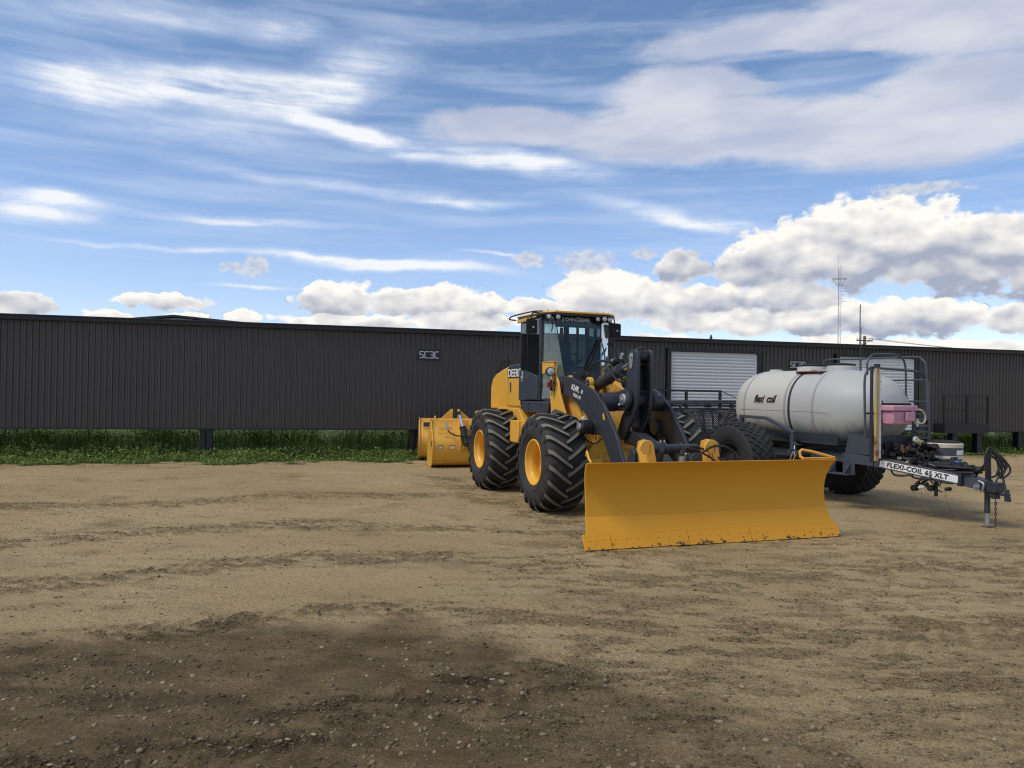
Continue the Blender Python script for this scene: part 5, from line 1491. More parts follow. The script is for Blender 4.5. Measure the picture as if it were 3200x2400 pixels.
# things inside the cab
mb = MB(); mb.cbox((-1.95, 0, 2.35), (.50, .52, .14)); mb.build('seat_cushion', M['seat'], LD, bevel=.04)
mb = MB(); mb.cbox((-2.20, 0, 2.70), (.14, .50, .66), ry=-.12); mb.build('seat_back', M['seat'], LD, bevel=.05)
mb = MB(); mb.cbox((-2.26, -.05, 3.0), (.09, .26, .14), ry=-.12); mb.build('head_rest', M['seat'], LD, bevel=.04)
mb = MB(); mb.cbox((-1.95, 0, 2.09), (.40, .44, .38)); mb.box((-2.2, .30, 1.9), (-1.5, .42, 2.52)); mb.build('seat_base', M['interior'], LD, bevel=.02)
mb = MB(); c_ = Vector((-1.52, -.02, 2.62)); sw = []
for a in np.linspace(0, 2 * PI, 29)[:-1]: sw.append(c_ + Vector((math.cos(a) * .19 * .80, math.sin(a) * .205, math.cos(a) * .19 * .55)))
mb.tube(sw, .016, 8, closed=True); mb.tube([c_ + Vector((0, -.2, 0)), c_ + Vector((.03, 0, -.04)), c_ + Vector((0, .2, 0))], .014, 6); mb.tube([c_ + Vector((.02, 0, -.03)), (-1.30, 0, 2.0)], .04, 8)
mb.build('steering_wheel', M['interior'], LD)
mb = MB(); mb.box((-1.36, -.22, 2.30), (-1.22, .22, 2.46)); mb.build('dashboard', M['interior'], LD, bevel=.02)
mb = MB(); mb.box((-2.30, .04, 3.10), (-2.26, .11, 3.30)); mb.build('reflective_vest', M['orange'], LD, bevel=.01)
mb = MB(); mb.box((-2.42, -.66, 3.38), (-1.33, .66, 3.425)); mb.build('headliner', M['interior'], LD)
# far fender piece with its label
mb = MB(); mb.prism([(-.50, 2.05), (.05, 1.75), (.10, 1.52), (-.55, 1.52)], .62, .66); mb.build('fender', M['yellow'], LD, bevel=.006)
mb = MB(); mb.cyl((-3.1, .28, 2.56), (-3.1, .28, 2.78), .06, n=16); mb.build('exhaust', M['black'], LD)


# ------------------------------------------------------------------ sprayer tank trailer
loc, rz = frame_at(5.77, 15.85, 24.4)
TT = empty('tank_trailer', loc, rz, 'two wheeled slate grey trailer carrying a big white poly tank', 'tank trailer')
FR = .745


def flot_tyre(parent):
    prof = [(.33, -.21), (.36, -.245), (.43, -.275), (.52, -.285), (.60, -.280), (.665, -.268), (.705, -.245), (.718, -.18), (.724, 0)]
    prof = prof + [(r_, -h_) for r_, h_ in prof[-2::-1]]
    mb = MB(); mb.lathe(prof, 64)
    n = 30
    for row, y_ in enumerate((-.235, -.145, -.05, .05, .145, .235)):
        for i in range(n):
            a0 = (i + (.5 if row % 2 else 0)) * 2 * PI / n; w_ = .62 * 2 * PI / n
            r0 = .70 if abs(y_) > .2 else .715; r1 = .735 if abs(y_) > .2 else .745
            sk = .03 * (1 if y_ > 0 else -1)
            vs = []
            for rr_ in (r0, r1):
                f_ = 1 if rr_ == r0 else .88
                for (dy_, da) in ((-.037, -.5), (.037, -.5), (.037, .5), (-.037, .5)):
                    a = a0 + da * w_ * f_ + sk * dy_ / .037
                    vs.append((rr_ * math.cos(a), y_ + dy_ * f_, rr_ * math.sin(a)))
            mb.add(vs, [(0, 1, 2, 3), (7, 6, 5, 4), (0, 4, 5, 1), (1, 5, 6, 2), (2, 6, 7, 3), (3, 7, 4, 0)], 1)
    return mb.build('tyre', [M['rubber2'], M['rubber2']], parent, smooth=40)


w0 = empty('wheel'); w0.parent = TT; w0.location = (0.02, -1.50, FR - .005)
t0 = flot_tyre(w0)
mb = MB(); mb.lathe([(.335, -.205), (.350, -.22), (.350, -.235), (.335, -.235), (.325, -.20), (.31, -.15), (.28, -.12), (.15, -.10), (.12, -.16), (.09, -.165), (.085, -.19), (0, -.195)], 40)
mb.lathe([(.335, .205), (.350, .22), (.345, .235), (.30, .15), (.28, 0), (.20, -.09)], 40)
for i in range(8): a = i * PI / 4; mb.cyl((.19 * math.cos(a), -.105, .19 * math.sin(a)), (.19 * math.cos(a), -.13, .19 * math.sin(a)), .016, n=6)
r0_ = mb.build('rim', M['slate_d'], w0)
w1 = cp(w0, TT); w1.location = (0.12, 1.27, FR - .005)
cp(t0, w1); rr_o = cp(r0_, w1); rr_o.rotation_euler = (PI, 0, 0)
mb = MB(); mb.box((-.04, -1.35, .66), (.16, 1.15, .83)); mb.build('axle', M['slate_d'], TT, bevel=.006)

# poly tank
ZC, RY, RZ = 1.79, .82, .74
tk = empty('tank', (.04, .07, -.02)); tk.parent = TT
xs = [(-1.42, .0), (-1.41, .25), (-1.38, .45), (-1.32, .62), (-1.22, .77), (-1.08, .89), (-.92, .965), (-.84, .99), (-.80, 1.0), (-.78, .985), (-.74, .985), (-.72, 1.0), (.33, 1.0), (.35, .985), (.39, .985), (.41, 1.0), (1.04, 1.0), (1.06, .985), (1.10, .985), (1.12, 1.0), (1.30, .985), (1.50, .950), (1.68, .895), (1.84, .825), (1.98, .735), (2.10, .63), (2.20, .49), (2.26, .34), (2.29, .17), (2.30, 0)]
mb = MB(); n = 56; vs = []
for x_, s_ in xs:
    for k_ in range(n):
        a = 2 * PI * k_ / n; e = 2.3
        ca, sa = math.cos(a), math.sin(a)
        vs.append((x_, RY * s_ * abs(ca) ** (2 / e) * (1 if ca > 0 else -1), ZC + RZ * s_ * abs(sa) ** (2 / e) * (1 if sa > 0 else -1)))
fs = []
for i in range(len(xs) - 1):
    fs += [(i * n + k_, i * n + (k_ + 1) % n, (i + 1) * n + (k_ + 1) % n, (i + 1) * n + k_) for k_ in range(n)]
mb.add(vs, fs); mb.build('tank_shell', M['tank'], tk, smooth=30)


def ring_path(x_, off=.0, a0=0, a1=360, n=48):
    out = []
    for k_ in range(n + 1):
        a = R(a0 + (a1 - a0) * k_ / n); ca, sa = math.cos(a), math.sin(a); e = 2.3
        out.append((x_, (RY + off) * abs(ca) ** (2 / e) * (1 if ca > 0 else -1), ZC + (RZ + off) * abs(sa) ** (2 / e) * (1 if sa > 0 else -1)))
    return out


def band(x_, w_, m_, off=.004, a0=-40, a1=220):
    p_ = ring_path(x_, off, a0, a1); q_ = ring_path(x_, off + .005, a0, a1)
    mb = MB(); N = len(p_)
    v = [(x_ - w_ / 2, a[1], a[2]) for a in q_] + [(x_ + w_ / 2, a[1], a[2]) for a in q_] + [(x_ - w_ / 2, a[1], a[2]) for a in p_] + [(x_ + w_ / 2, a[1], a[2]) for a in p_]
    f = []
    for i in range(N - 1): f += [(i, i + 1, N + i + 1, N + i), (2 * N + i, i, i + 1, 2 * N + i + 1), (N + i, N + i + 1, 3 * N + i + 1, 3 * N + i)]
    mb.add(v, f); return mb.build('tank_band', m_, tk, smooth=30)


M['bandf'] = mat('faded_strap', (0.36, 0.32, 0.31), 0.6, var=0.15)
band(-.76, .045, M['bandf'], -.010); band(.37, .045, M['bandf'], -.010); band(1.08, .045, M['bandf'], -.010); band(.50, .055, M['slate_d'], .001)
# seam line
mb = MB()
for sg in (-1, 1): mb.tube([(-.9, sg * (RY + .001), ZC - .06), (1.5, sg * (RY + .001), ZC - .06)], .0035, 4)
mb.build('mould_seam', M['bandf'], tk)
# ridge of the front sump pocket
mb = MB(); mb.add([(1.56, -.06, 2.545), (1.58, .10, 2.545), (2.30, .02, 1.95), (2.28, -.02, 1.95), (1.40, -.06, 2.30), (2.2, 0, 1.4), (1.5, .06, 2.3)], [(0, 3, 2, 1), (0, 4, 3), (1, 2, 6), (3, 5, 2)])
mb.build('moulded_ridge', M['tank'], tk, smooth=0)
mb = MB(); mb.prism([(1.0, 1.12), (1.2, .98), (1.9, .98), (2.05, 1.15), (1.9, 1.4), (1.1, 1.3)], -.30, .30); mb.build('sump', M['tank'], tk, bevel=.05, seg=3)
for x_ in (.27, 1.02):
    mb = MB(); mb.lathe([(.285, -.10), (.275, .03), (.265, .055), (.22, .06), (0, .06)], 36, 'z', c=(x_, 0, 2.545)); mb.build('manway_collar', M['tank'], tk)
    mb = MB(); mb.lathe([(.235, .062), (.245, .075), (.235, .095), (.15, .102), (.0, .118)], 36, 'z', c=(x_, 0, 2.545)); mb.build('manway_lid', M['blackm'], tk)
mb = MB(); mb.lathe([(.14, -.05), (.13, .035), (.10, .04), (0, .04)], 24, 'z', c=(-.72, 0, 2.525)); mb.build('vent_collar', M['tank'], tk)
mb = MB(); mb.box((.36, -.50, 2.478), (.98, -.28, 2.500)); bo = mb.build('step_board', M['brown'], tk, bevel=.004)
mb = MB(); mb.box((.37, -.52, 2.45), (.40, -.28, 2.477)); mb.box((.94, -.52, 2.45), (.97, -.28, 2.477)); mb.build('board_cleat', M['slate_d'], bo)
# lettering on the tank flank, following the shell
def on_side(x_, z_, off):
    e = 2.3; sa = ((abs(z_ - ZC)) / RZ) ** (e / 2); ca = (1 - sa * sa) ** .5
    return (x_, -(RY + off) * abs(ca) ** (2 / e), z_)
mb = MB(); G = 8
v = []; f = []
for i in range(G + 1):
    for z_ in (1.855, 1.90, 1.95, 2.0, 2.05, 2.085): v.append(on_side(-.47 + .70 * i / G, z_, .004))
for i in range(G):
    for j in range(5): f.append((i * 6 + j, (i + 1) * 6 + j, (i + 1) * 6 + j + 1, i * 6 + j + 1))
mb.add(v, f); mb.build('decal_background', M['offwhite'], tk)
def side_text(s_, x_, z_, size, m_, **k):
    o = text('tank_lettering', s_, size, m_, tk, (0, 0, 0), (1, 0, 0), (0, 0, 1), ext=.0012, **k)
    for vv in o.data.vertices:
        d = vv.co.y; p_ = on_side(x_ + vv.co.x, z_ + vv.co.z, .0085 - d * 1.0); vv.co = Vector(p_)
    return o
side_text('flexi', -.455, 1.885, .205, M['blackm'], bold=.008, shear=.30, sx=.78)
side_text('coil', -.095, 1.885, .205, M['blackm'], bold=.008, shear=.30, sx=.78)
mb = MB(); mb.add([on_side(-.135, 1.90, .010), on_side(-.100, 1.90, .010), on_side(-.085, 1.99, .010), on_side(-.120, 1.99, .010)], [(0, 1, 2, 3)]); mb.build('red_bar', mat('faded_red_print', (.62, .32, .26), .5), tk)

# chassis
mb = MB()
for sg in (-1, 1):
    y0, y1 = sorted((sg * .50, sg * .58)); mb.box((-1.45, y0, .83), (1.85, y1, .985))
    y0, y1 = sorted((sg * .42, sg * .50)); mb.box((-1.40, y0, 1.04), (2.30, y1, 1.12))
for x_ in (-1.2, -.3, .6, 1.4): mb.box((x_, -.50, .86), (x_ + .08, .50, .96)); mb.box((x_, -.44, .985), (x_ + .08, .44, 1.06))
mb.build('chassis', M['slate'], TT, bevel=.006)
mb = MB()
for sg in (-1, 1):
    y0, y1 = sorted((sg * .28, sg * .74)); mb.box((-1.1, y0, 1.121), (1.7, y1, 1.15))
    mb.prism([(-1.1, 1.15), (1.7, 1.15), (1.7, 1.27), (-1.1, 1.27)], *(sorted((sg * .66, sg * .71))))
mb.build('tank_cradle', M['slate_d'], TT, bevel=.004)


def beam(p0, p1, h, w_, name, m_, parent, bev=.006):
    p0, p1 = Vector(p0), Vector(p1); d = p1 - p0; L_ = d.length
    yaw = math.atan2(d.y, d.x); pit = math.atan2(d.z, math.hypot(d.x, d.y))
    m4 = Matrix.Translation(p0) @ Matrix.Rotation(yaw, 4, 'Z') @ Matrix.Rotation(-pit, 4, 'Y')
    mb = MB(); mb.box((0, -w_ / 2, -h / 2), (L_, w_ / 2, h / 2), 0, m4)
    return mb.build(name, m_, parent, bevel=bev), m4, L_


for sg in (-1, 1):
    beam((1.86, sg * .56, .905), (2.32, sg * .50, .885), .165, .085, 'drawbar', M['slate'], TT)
    db, m4, L_ = beam((2.33, sg * .50, .884), (3.62, sg * .11, .705), .165, .085, 'drawbar', M['slate'], TT)
    if sg < 0:
        mb = MB(); mb.box((.10, -.0465, -.060), (L_ - .02, -.0435, .056), 0, m4); mb.build('name_plate', M['white'], db)
        mt = m4 @ Vector((.22, -.049, -.036)); xd = (m4.to_3x3() @ Vector((1, 0, 0))); yd = (m4.to_3x3() @ Vector((0, 0, 1)))
        text('model_lettering', 'FLEXI-COIL 65 XLT', .108, M['blackm'], db, mt, xd, yd, ext=.001, bold=.0035, sx=1.03, spacing=1.05)
beam((3.50, 0, .715), (4.02, 0, .645), .18, .16, 'tongue_tube', M['slate'], TT)
mb = MB(); mb.box((3.60, -.16, .60), (3.66, .16, .80)); mb.build('tongue_collar', M['slate_d'], TT, bevel=.006)
mb = MB(); mb.box((4.00, -.09, .56), (4.20, .09, .71)); mb.prism([(3.98, .57), (4.10, .46), (4.16, .46), (4.16, .57)], -.06, .06); mb.box((4.14, -.03, .52), (4.34, .03, .56)); mb.box((4.28, -.035, .44), (4.32, .035, .62)); mb.build('hitch', M['slate_d'], TT, bevel=.005)
mb = MB(); mb.cyl((3.90, -.105, .62), (3.90, -.13, .62), .055, n=20); mb.cyl((3.90, -.131, .62), (3.90, -.15, .62), .03, n=6); mb.tube(curve3([(3.93, -.12, .72), (4.02, -.13, .68), (4.0, -.13, .58), (3.96, -.12, .56)], 5), .016, 6); mb.build('hitch_pin', M['galv'], TT)
jk = empty('jack'); jk.parent = TT
mb = MB(); mb.cyl((3.98, .02, .22), (3.98, .02, .62), .042, n=16); mb.cyl((3.98, .02, .62), (3.98, .02, .86), .035, n=12); mb.build('outer_tube', M['slate_d'], jk)
mb = MB(); mb.cyl((3.98, .02, .02), (3.98, .02, .23), .034, n=16); mb.build('inner_tube', M['galv'], jk)
mb = MB(); mb.box((3.93, -.05, .0), (4.05, .10, .018)); mb.build('foot_plate', M['rust'], jk)
ch = empty('safety_chain'); ch.parent = TT; pc = None
for i in range(11):
    if pc is None:
        mb = MB(); mb.tube([(0, .013 * math.cos(a), .024 * math.sin(a) + (.006 if math.sin(a) > 0 else -.006)) for a in np.linspace(0, 2 * PI, 13)[:-1]], .0055, 6, closed=True); pc = mb.build('chain_link', M['rust'], ch); o = pc
    else: o = cp(pc, ch)
    o.location = (4.12, .01, .42 - i * .040); o.rotation_euler = (0, 0, (PI / 2 if i % 2 else 0) + .5)
# bracket hanging under the near beam
mb = MB(); mb.prism([(1.45, .62), (1.98, .62), (1.98, .64), (1.45, .64)], -.80, -.56); mb.box((1.72, -.60, .64), (1.98, -.585, .83))
for x_ in (1.55, 1.88):
    mb.add([(x_, -.78, .64), (x_, -.60, .64), (x_, -.60, .83), (x_ + .02, -.78, .64), (x_ + .02, -.60, .64), (x_ + .02, -.60, .83)], [(0, 1, 2), (5, 4, 3), (0, 2, 5, 3), (0, 3, 4, 1), (1, 4, 5, 2)])
mb.build('step_bracket', M['slate'], TT, bevel=.004)
# gray shield plate
mb = MB(); mb.prism([(1.82, 1.33), (2.38, 1.34), (2.38, .99), (1.74, .99)], -.575, -.555); mb.build('shield_plate', M['slate'], TT, bevel=.003)
mb = MB(); mb.box((2.36, -.56, 1.10), (2.42, .56, 1.30)); mb.build('front_crossmember', M['slate_d'], TT, bevel=.004)
# fender / guard rail over the near wheel, a bent channel
for sg in (-1, 1):
    mb = MB(); y0, y1 = sorted((sg * .86, sg * .94))
    mb.prism([(-.64, 1.60), (.12, 1.585), (.86, 1.335), (.86, 1.275), (.11, 1.525), (-.56, 1.54), (-.56, 1.20), (-.64, 1.20)], y0, y1)
    mb.box((.78, y0, .98), (.86, y1, 1.274)); mb.box((.70, min(sg * .58, sg * .92), .90), (.94, max(sg * .58, sg * .92), .979)); mb.box((-.64, min(sg * .58, sg * .92), 1.12), (-.56, max(sg * .58, sg * .92), 1.199))
    mb.prism([(.861, 1.14), (.90, 1.10), (1.02, 1.10), (1.02, 1.09), (.861, 1.09)], y0, y1)
    mb.build('wheel_guard', M['slate'], TT, bevel=.005)
mb = MB(); mb.box((.87, -.924, 1.0), (.90, -.92, 1.08)); mb.build('reflector', M['white'], TT)
mb = MB(); mb.tube(curve3([(.86, -.93, .96), (.84, -.94, .90), (.80, -.95, .80), (.78, -.95, .72)], 5), .006, 5); mb.tube(curve3([(.88, -.93, .96), (.92, -.94, .88), (.89, -.95, .80), (.93, -.95, .66)], 5), .006, 5); mb.build('rope', M['cream'], TT)


# access platform handrails and ladder (front of the tank)
def pipe(name, pts, r=.020, parent=TT, m_='slate', n=8, k=5):
    mb = MB(); mb.tube(curve3(pts, k), r, n); return mb.build(name, M[m_], parent)


pipe('handrail', [(2.38, -.80, 1.30), (2.38, -.82, 1.80), (2.38, -.83, 2.25), (2.38, -.79, 2.42), (2.38, -.66, 2.495), (2.38, -.30, 2.49), (2.38, .40, 2.465), (2.38, .60, 2.40), (2.38, .70, 2.25), (2.38, .74, 1.80), (2.38, .78, 1.25), (2.38, .80, .95)], .020)
mb = MB(); mb.tube([(2.38, -.81, 1.72), (2.38, .75, 1.70)], .016, 8); mb.build('handrail_bar', M['slate'], TT)
pipe('handrail', [(2.25, -.62, 2.38), (2.25, -.62, 2.60), (2.25, -.50, 2.73), (2.25, -.30, 2.75), (2.25, .0, 2.755), (2.25, .22, 2.70), (2.25, .31, 2.55), (2.25, .33, 2.2), (2.25, .33, 1.9)], .018)
pipe('handrail', [(.05, .62, 2.52), (.08, .62, 2.68), (.22, .62, 2.75), (.95, .62, 2.735), (2.15, .62, 2.735), (2.34, .62, 2.68), (2.42, .62, 2.55), (2.44, .62, 2.0), (2.46, .62, 1.2)], .017)
mb = MB(); mb.tube([(1.0, .62, 2.73), (1.0, .62, 2.40)], .020, 8); mb.tube([(1.7, .62, 2.31), (2.43, .62, 2.32)], .016, 8); mb.tube([(2.0, .62, 1.93), (2.44, .62, 1.93)], .016, 8); mb.build('handrail_post', M['slate'], TT)
pipe('whip_antenna', [(1.0, .62, 2.7), (1.0, .625, 3.1), (1.0, .63, 3.35)], .006, k=3, n=5)
mb = MB(); mb.tube([(2.50, .56, .78), (2.50, .58, 2.30)], .03, 8); mb.tube([(2.50, .20, .78), (2.50, .21, 1.72)], .022, 8)
ld_ = mb.build('ladder', M['slate'], TT)
pr = None
for i in range(8):
    if pr is None: mb = MB(); mb.box((2.46, .23, 0), (2.56, .54, .035)); pr = mb.build('tread', M['slate'], ld_, bevel=.004); o = pr
    else: o = cp(pr, ld_)
    o.location = (0, 0, .86 + i * .105)
mb = MB(); mb.box((1.75, -.5, 1.355), (2.36, .60, 1.375)) if False else mb.box((2.30, -.70, 1.31), (2.37, .60, 1.335)); mb.build('platform_lip', M['slate_d'], TT)
# stained sight tubes and white scale
for y_ in (-.700, -.655): mb = MB(); mb.cyl((2.50, y_, .92), (2.50, y_, 2.50), .0225, n=12); mb.build('sight_tube', M['tubey'], TT)
mb = MB(); mb.cyl((2.50, -.68, 2.50), (2.50, -.68, 2.56), .05, n=14); mb.build('sight_tube_cap', M['slate_d'], TT)
mb = MB(); mb.box((2.49, -.630, .96), (2.515, -.585, 2.46)); sc_ = mb.build('gauge_scale', M['white'], TT)
for i in range(11): mb = MB(); mb.box((2.5155, -.625, 1.05 + i * .135), (2.517, -.590, 1.058 + i * .135)); mb.build('scale_mark', M['blackm'], sc_)
mb = MB(); mb.box((2.44, -.775, .90), (2.48, -.735, 2.52)); mb.box((2.46, -.575, .92), (2.50, -.535, 1.95)); mb.build('gauge_post', M['slate_d'], TT, bevel=.003)
# pink rinse box
pk = empty('rinse_box'); pk.parent = TT
mb = MB()
def taper(mb, x0, x1, y0, y1, z0, z1, k): 
    mb.add([(x0 + k, y0 + k, z0), (x1 - k, y0 + k, z0), (x1 - k, y1 - k, z0), (x0 + k, y1 - k, z0), (x0, y0, z1), (x1, y0, z1), (x1, y1, z1), (x0, y1, z1)], [(3, 2, 1, 0), (4, 5, 6, 7), (0, 1, 5, 4), (1, 2, 6, 5), (2, 3, 7, 6), (3, 0, 4, 7)])
taper(mb, 2.46, 2.74, -.56, -.06, 1.535, 1.765, .02); mb.build('box_body', M['pink'], pk, bevel=.03, seg=3)
mb = MB(); taper(mb, 2.42, 2.77, -.60, -.01, 1.767, 1.865, -.0); mb.build('box_rim', M['pink'], pk, bevel=.02)
mb = MB(); mb.box((2.46, -.55, 1.866), (2.70, -.08, 1.90)); mb.build('box_lid', M['blackm'], pk, bevel=.008)
mb = MB(); mb.box((2.741, -.30, 1.60), (2.79, -.10, 1.75)); mb.build('box_pocket', M['pink'], pk, bevel=.008)
pipe('drain_hose', [(2.74, .0, 1.80), (2.74, .12, 1.78), (2.74, .20, 1.69), (2.74, .19, 1.60), (2.74, .12, 1.56), (2.74, .0, 1.57)], .014, pk, 'cream')
mb = MB(); mb.cyl((2.76, -.06, 1.58), (2.76, .03, 1.57), .026, n=8); mb.cyl((2.76, -.02, 1.51), (2.76, -.02, 1.64), .022, n=8); mb.build('valve', M['cream'], pk)

# manifold, pumps, hoses on the drawbar
mf = empty('manifold'); mf.parent = TT
mb = MB()
for i in range(90):
    c_ = (rng.uniform(2.45, 3.05), rng.uniform(-.42, .42), rng.uniform(.90, 1.22)); d_ = rng.uniform(.03, .10, 3)
    mb.cbox(c_, tuple(d_), 0, rng.uniform(0, 3), rng.uniform(0, 1))
mb.box((2.46, -.44, .98), (2.50, .44, 1.20))
mb.build('valve_block', M['black'], mf, bevel=.004)
mb = MB()
for y_ in (-.30, -.12, .06): mb.cyl((2.70, y_, 1.10), (2.70, y_ + .01, 1.20), .03, n=10)
mb.box((2.74, -.26, 1.08), (2.80, -.20, 1.18)); mb.box((2.74, -.36, 1.07), (2.79, -.30, 1.14)); mb.build('brass_fitting', M['rust'], mf)
mb = MB(); mb.lathe([(0, .02), (.050, .02), (.055, 0), (.05, -.02)], 24, 'x', c=(2.80, -.10, 1.29)); g_ = mb.build('pressure_gauge', M['label'], mf)
mb = MB(); mb.cbox((2.80, .01, 1.26), (.05, .13, .045), rx=-.3); mb.cyl((2.80, -.03, 1.20), (2.80, -.03, 1.28), .02, n=8); mb.build('valve_handle', M['valve'], mf, bevel=.006)
mb = MB(); mb.box((2.82, -.02, 1.20), (2.825, .02, 1.25)); mb.build('small_tag', M['label'], mf)
for y_ in (-.34, -.14, .08): mb = MB(); mb.cbox((2.86, y_, .93), (.03, .10, .022), rx=.1); mb.build('valve_lever', M['cream'], mf)
for i in range(34):
    a_ = (rng.uniform(2.5, 2.9), rng.uniform(-.40, .35), rng.uniform(.86, 1.0))
    e_ = (rng.uniform(3.3, 3.95), rng.uniform(-.12, .16), rng.uniform(.82, .95))
    mid_ = ((a_[0] + e_[0]) / 2 + rng.uniform(-.1, .1), (a_[1] + e_[1]) / 2 + rng.uniform(-.1, .1), rng.uniform(.80, .93))
    pipe('hose', [a_, mid_, e_], float(rng.uniform(.014, .030)), mf, 'hose')
for k_, c_ in enumerate(((3.05, -.2, .88), (3.10, .05, .90), (3.25, -.08, .86))): mb = MB(); mb.lathe([(0, -.07), (.05, -.06), (.06, .0), (.05, .06), (0, .07)], 16, 'x', c=c_); mb.build('filter_bowl', M['blackm'], mf)
# coiled hydraulic hoses standing at the hitch
co = empty('hose_coil'); co.parent = TT
mb = MB(); mb.tube([(4.02, .02, .70), (4.00, .03, 1.20)], .02, 8); mb.tube([(3.80, -.06, .72), (3.98, .0, 1.02)], .016, 8); mb.build('hose_stand', M['black'], co)
for i in range(7):
    w_ = .10 + .045 * i / 2; zt = 1.16 + rng.uniform(-.03, .05); zb = .74 + rng.uniform(-.04, .10); yo = rng.uniform(-.02, .06); lean = .04 + .03 * i
    pts = [(4.02, yo - .02, zb), (4.00, yo - .06, (zt + zb) / 2), (4.0, yo - .03, zt), (4.02, yo + .05, zt + .02), (4.04, yo + lean + .08, (zt + zb) / 2 + .08), (4.05, yo + lean + w_ * .9, zb + .12), (4.05, yo + lean + .04, zb)]
    pipe('coiled_hose', pts, .015, co, 'hose')
pipe('coiled_hose', [(4.05, .12, 1.05), (4.06, .22, .92), (4.08, .24, .76), (4.14, .20, .62), (4.22, .17, .50), (4.24, .17, .42)], .018, co, 'hose')
pipe('coiled_hose', [(3.95, .10, 1.12), (3.96, .26, 1.04), (3.96, .32, .92), (3.96, .26, .80), (3.96, .10, .76)], .015, co, 'hose')
# hoses looped under the beam, and plugs hanging from them
for j in range(3):
    x_ = 2.55 + j * .30; pipe('hanging_hose', [(x_, -.40 + j * .08, .80), (x_ + .10, -.44 + j * .08, .70 - .01 * j), (x_ + .24, -.44 + j * .08, .69 - .02 * j), (x_ + .42, -.38 + j * .08, .72 - .04 * j)], .018, TT, 'hose')
ex = empty('hose_bundle'); ex.parent = TT
for i in range(14):
    x0_ = rng.uniform(3.0, 3.45); y0_ = rng.uniform(-.25, -.1)
    pipe('hose', [(x0_, y0_, .68), (x0_ + rng.uniform(-.15, .15), y0_ - .05, .60), (x0_ + rng.uniform(-.25, .25), y0_ - .02, rng.uniform(.46, .56))], float(rng.uniform(.005, .016)), ex, 'hose', 6)
for c_, r_ in (((2.95, -.30, .50), .05), ((3.22, -.26, .53), .048), ((3.48, -.2, .54), .03)): mb = MB(); mb.lathe([(0, -.06), (r_, -.05), (r_, .05), (0, .06)], 14, 'y', c=c_); mb.build('hose_plug', M['blackm'], ex)
mb = MB(); mb.cyl((3.02, -.3, .51), (3.12, -.28, .54), .022, n=8); mb.build('hose_sleeve', M['label'], ex)
mb = MB(); mb.cyl((3.28, -.22, .40), (3.28, -.22, .66), .03, n=10); mb.build('drop_pipe', M['black'], ex)
for pts in ([(3.10, -.27, .50), (3.2, -.27, .40), (3.34, -.25, .36)], [(3.40, -.2, .55), (3.46, -.2, .35), (3.55, -.18, .10), (3.56, -.18, .03)], [(3.05, -.28, .5), (3.06, -.28, .35)]): pipe('wire', pts, .003, ex, 'hose', 4)

# cone bottom chemical tank
cn = empty('cone_tank'); cn.parent = TT
cc = (2.88, .47, 0)
M['cone'] = mat('dusty_cone_plastic', (0.27, 0.265, 0.25), 0.55, var=0.15)
mb = MB(); mb.lathe([(.300, 1.165), (.305, 1.225), (.29, 1.24)], 48, 'z', c=cc); mb.lathe([(.305, .985), (.305, 1.03)], 48, 'z', c=cc); mb.build('rim_band', M['cream'], cn)
mb = MB(); mb.lathe([(.299, 1.03), (.299, 1.165)], 48, 'z', c=cc); mb.build('dark_band', M['dgrey'], cn)
mb = MB(); mb.lathe([(.299, .985), (.28, .93), (.14, .78), (.09, .73), (0, .73)], 48, 'z', c=cc); mb.build('cone', M['cone'], cn)
mb = MB(); mb.lathe([(.29, 1.241), (.27, 1.262), (.15, 1.28), (0, 1.285)], 48, 'z', c=cc); mb.build('lid', M['blackm'], cn)


def on_cyl(a0, a1, z0, z1, r_, name, m_):
    mb = MB(); N = 8; v = []
    for i in range(N + 1):
        a = R(a0 + (a1 - a0) * i / N); v += [(cc[0] + r_ * math.cos(a), cc[1] + r_ * math.sin(a), z0), (cc[0] + r_ * math.cos(a), cc[1] + r_ * math.sin(a), z1)]
    mb.add(v, [(2 * i, 2 * i + 2, 2 * i + 3, 2 * i + 1) for i in range(N)]); return mb.build(name, m_, cn)


lb_ = on_cyl(-12, 20, 1.045, 1.125, .303, 'paper_label', M['white'])
on_cyl(22, 38, 1.05, 1.15, .303, 'small_label', M['label'])
mb = MB(); mb.cyl((3.20, .36, .80), (3.20, .36, .96), .045, n=12); mb.cbox((3.20, .32, .84), (.10, .22, .07)); mb.cbox((3.16, .27, .81), (.12, .10, .09), rz=.4); bp = mb.build('blue_pump', M['blue'], TT, bevel=.012)
mb = MB(); mb.cyl((3.20, .36, .962), (3.20, .34, 1.0), .02, n=8); mb.cbox((3.20, .32, 1.005), (.03, .14, .025)); mb.build('pump_handle', M['black'], bp)
mb = MB(); mb.cbox((3.12, .62, .84), (.14, .20, .14), rz=.3); mb.cyl((3.12, .52, .82), (3.12, .72, .88), .06, n=12); mb.build('black_pump', M['black'], TT, bevel=.02)
mb = MB(); mb.box((2.80, .10, .70), (3.15, .95, .735)); mb.cyl((2.62, .50, .70), (2.62, .50, 1.16), .02, n=8); mb.build('pump_shelf', M['slate_d'], TT, bevel=.004)
beam((2.35, .55, .72), (2.82, .55, .72), .05, .05, 'shelf_bracket', M['slate_d'], TT)


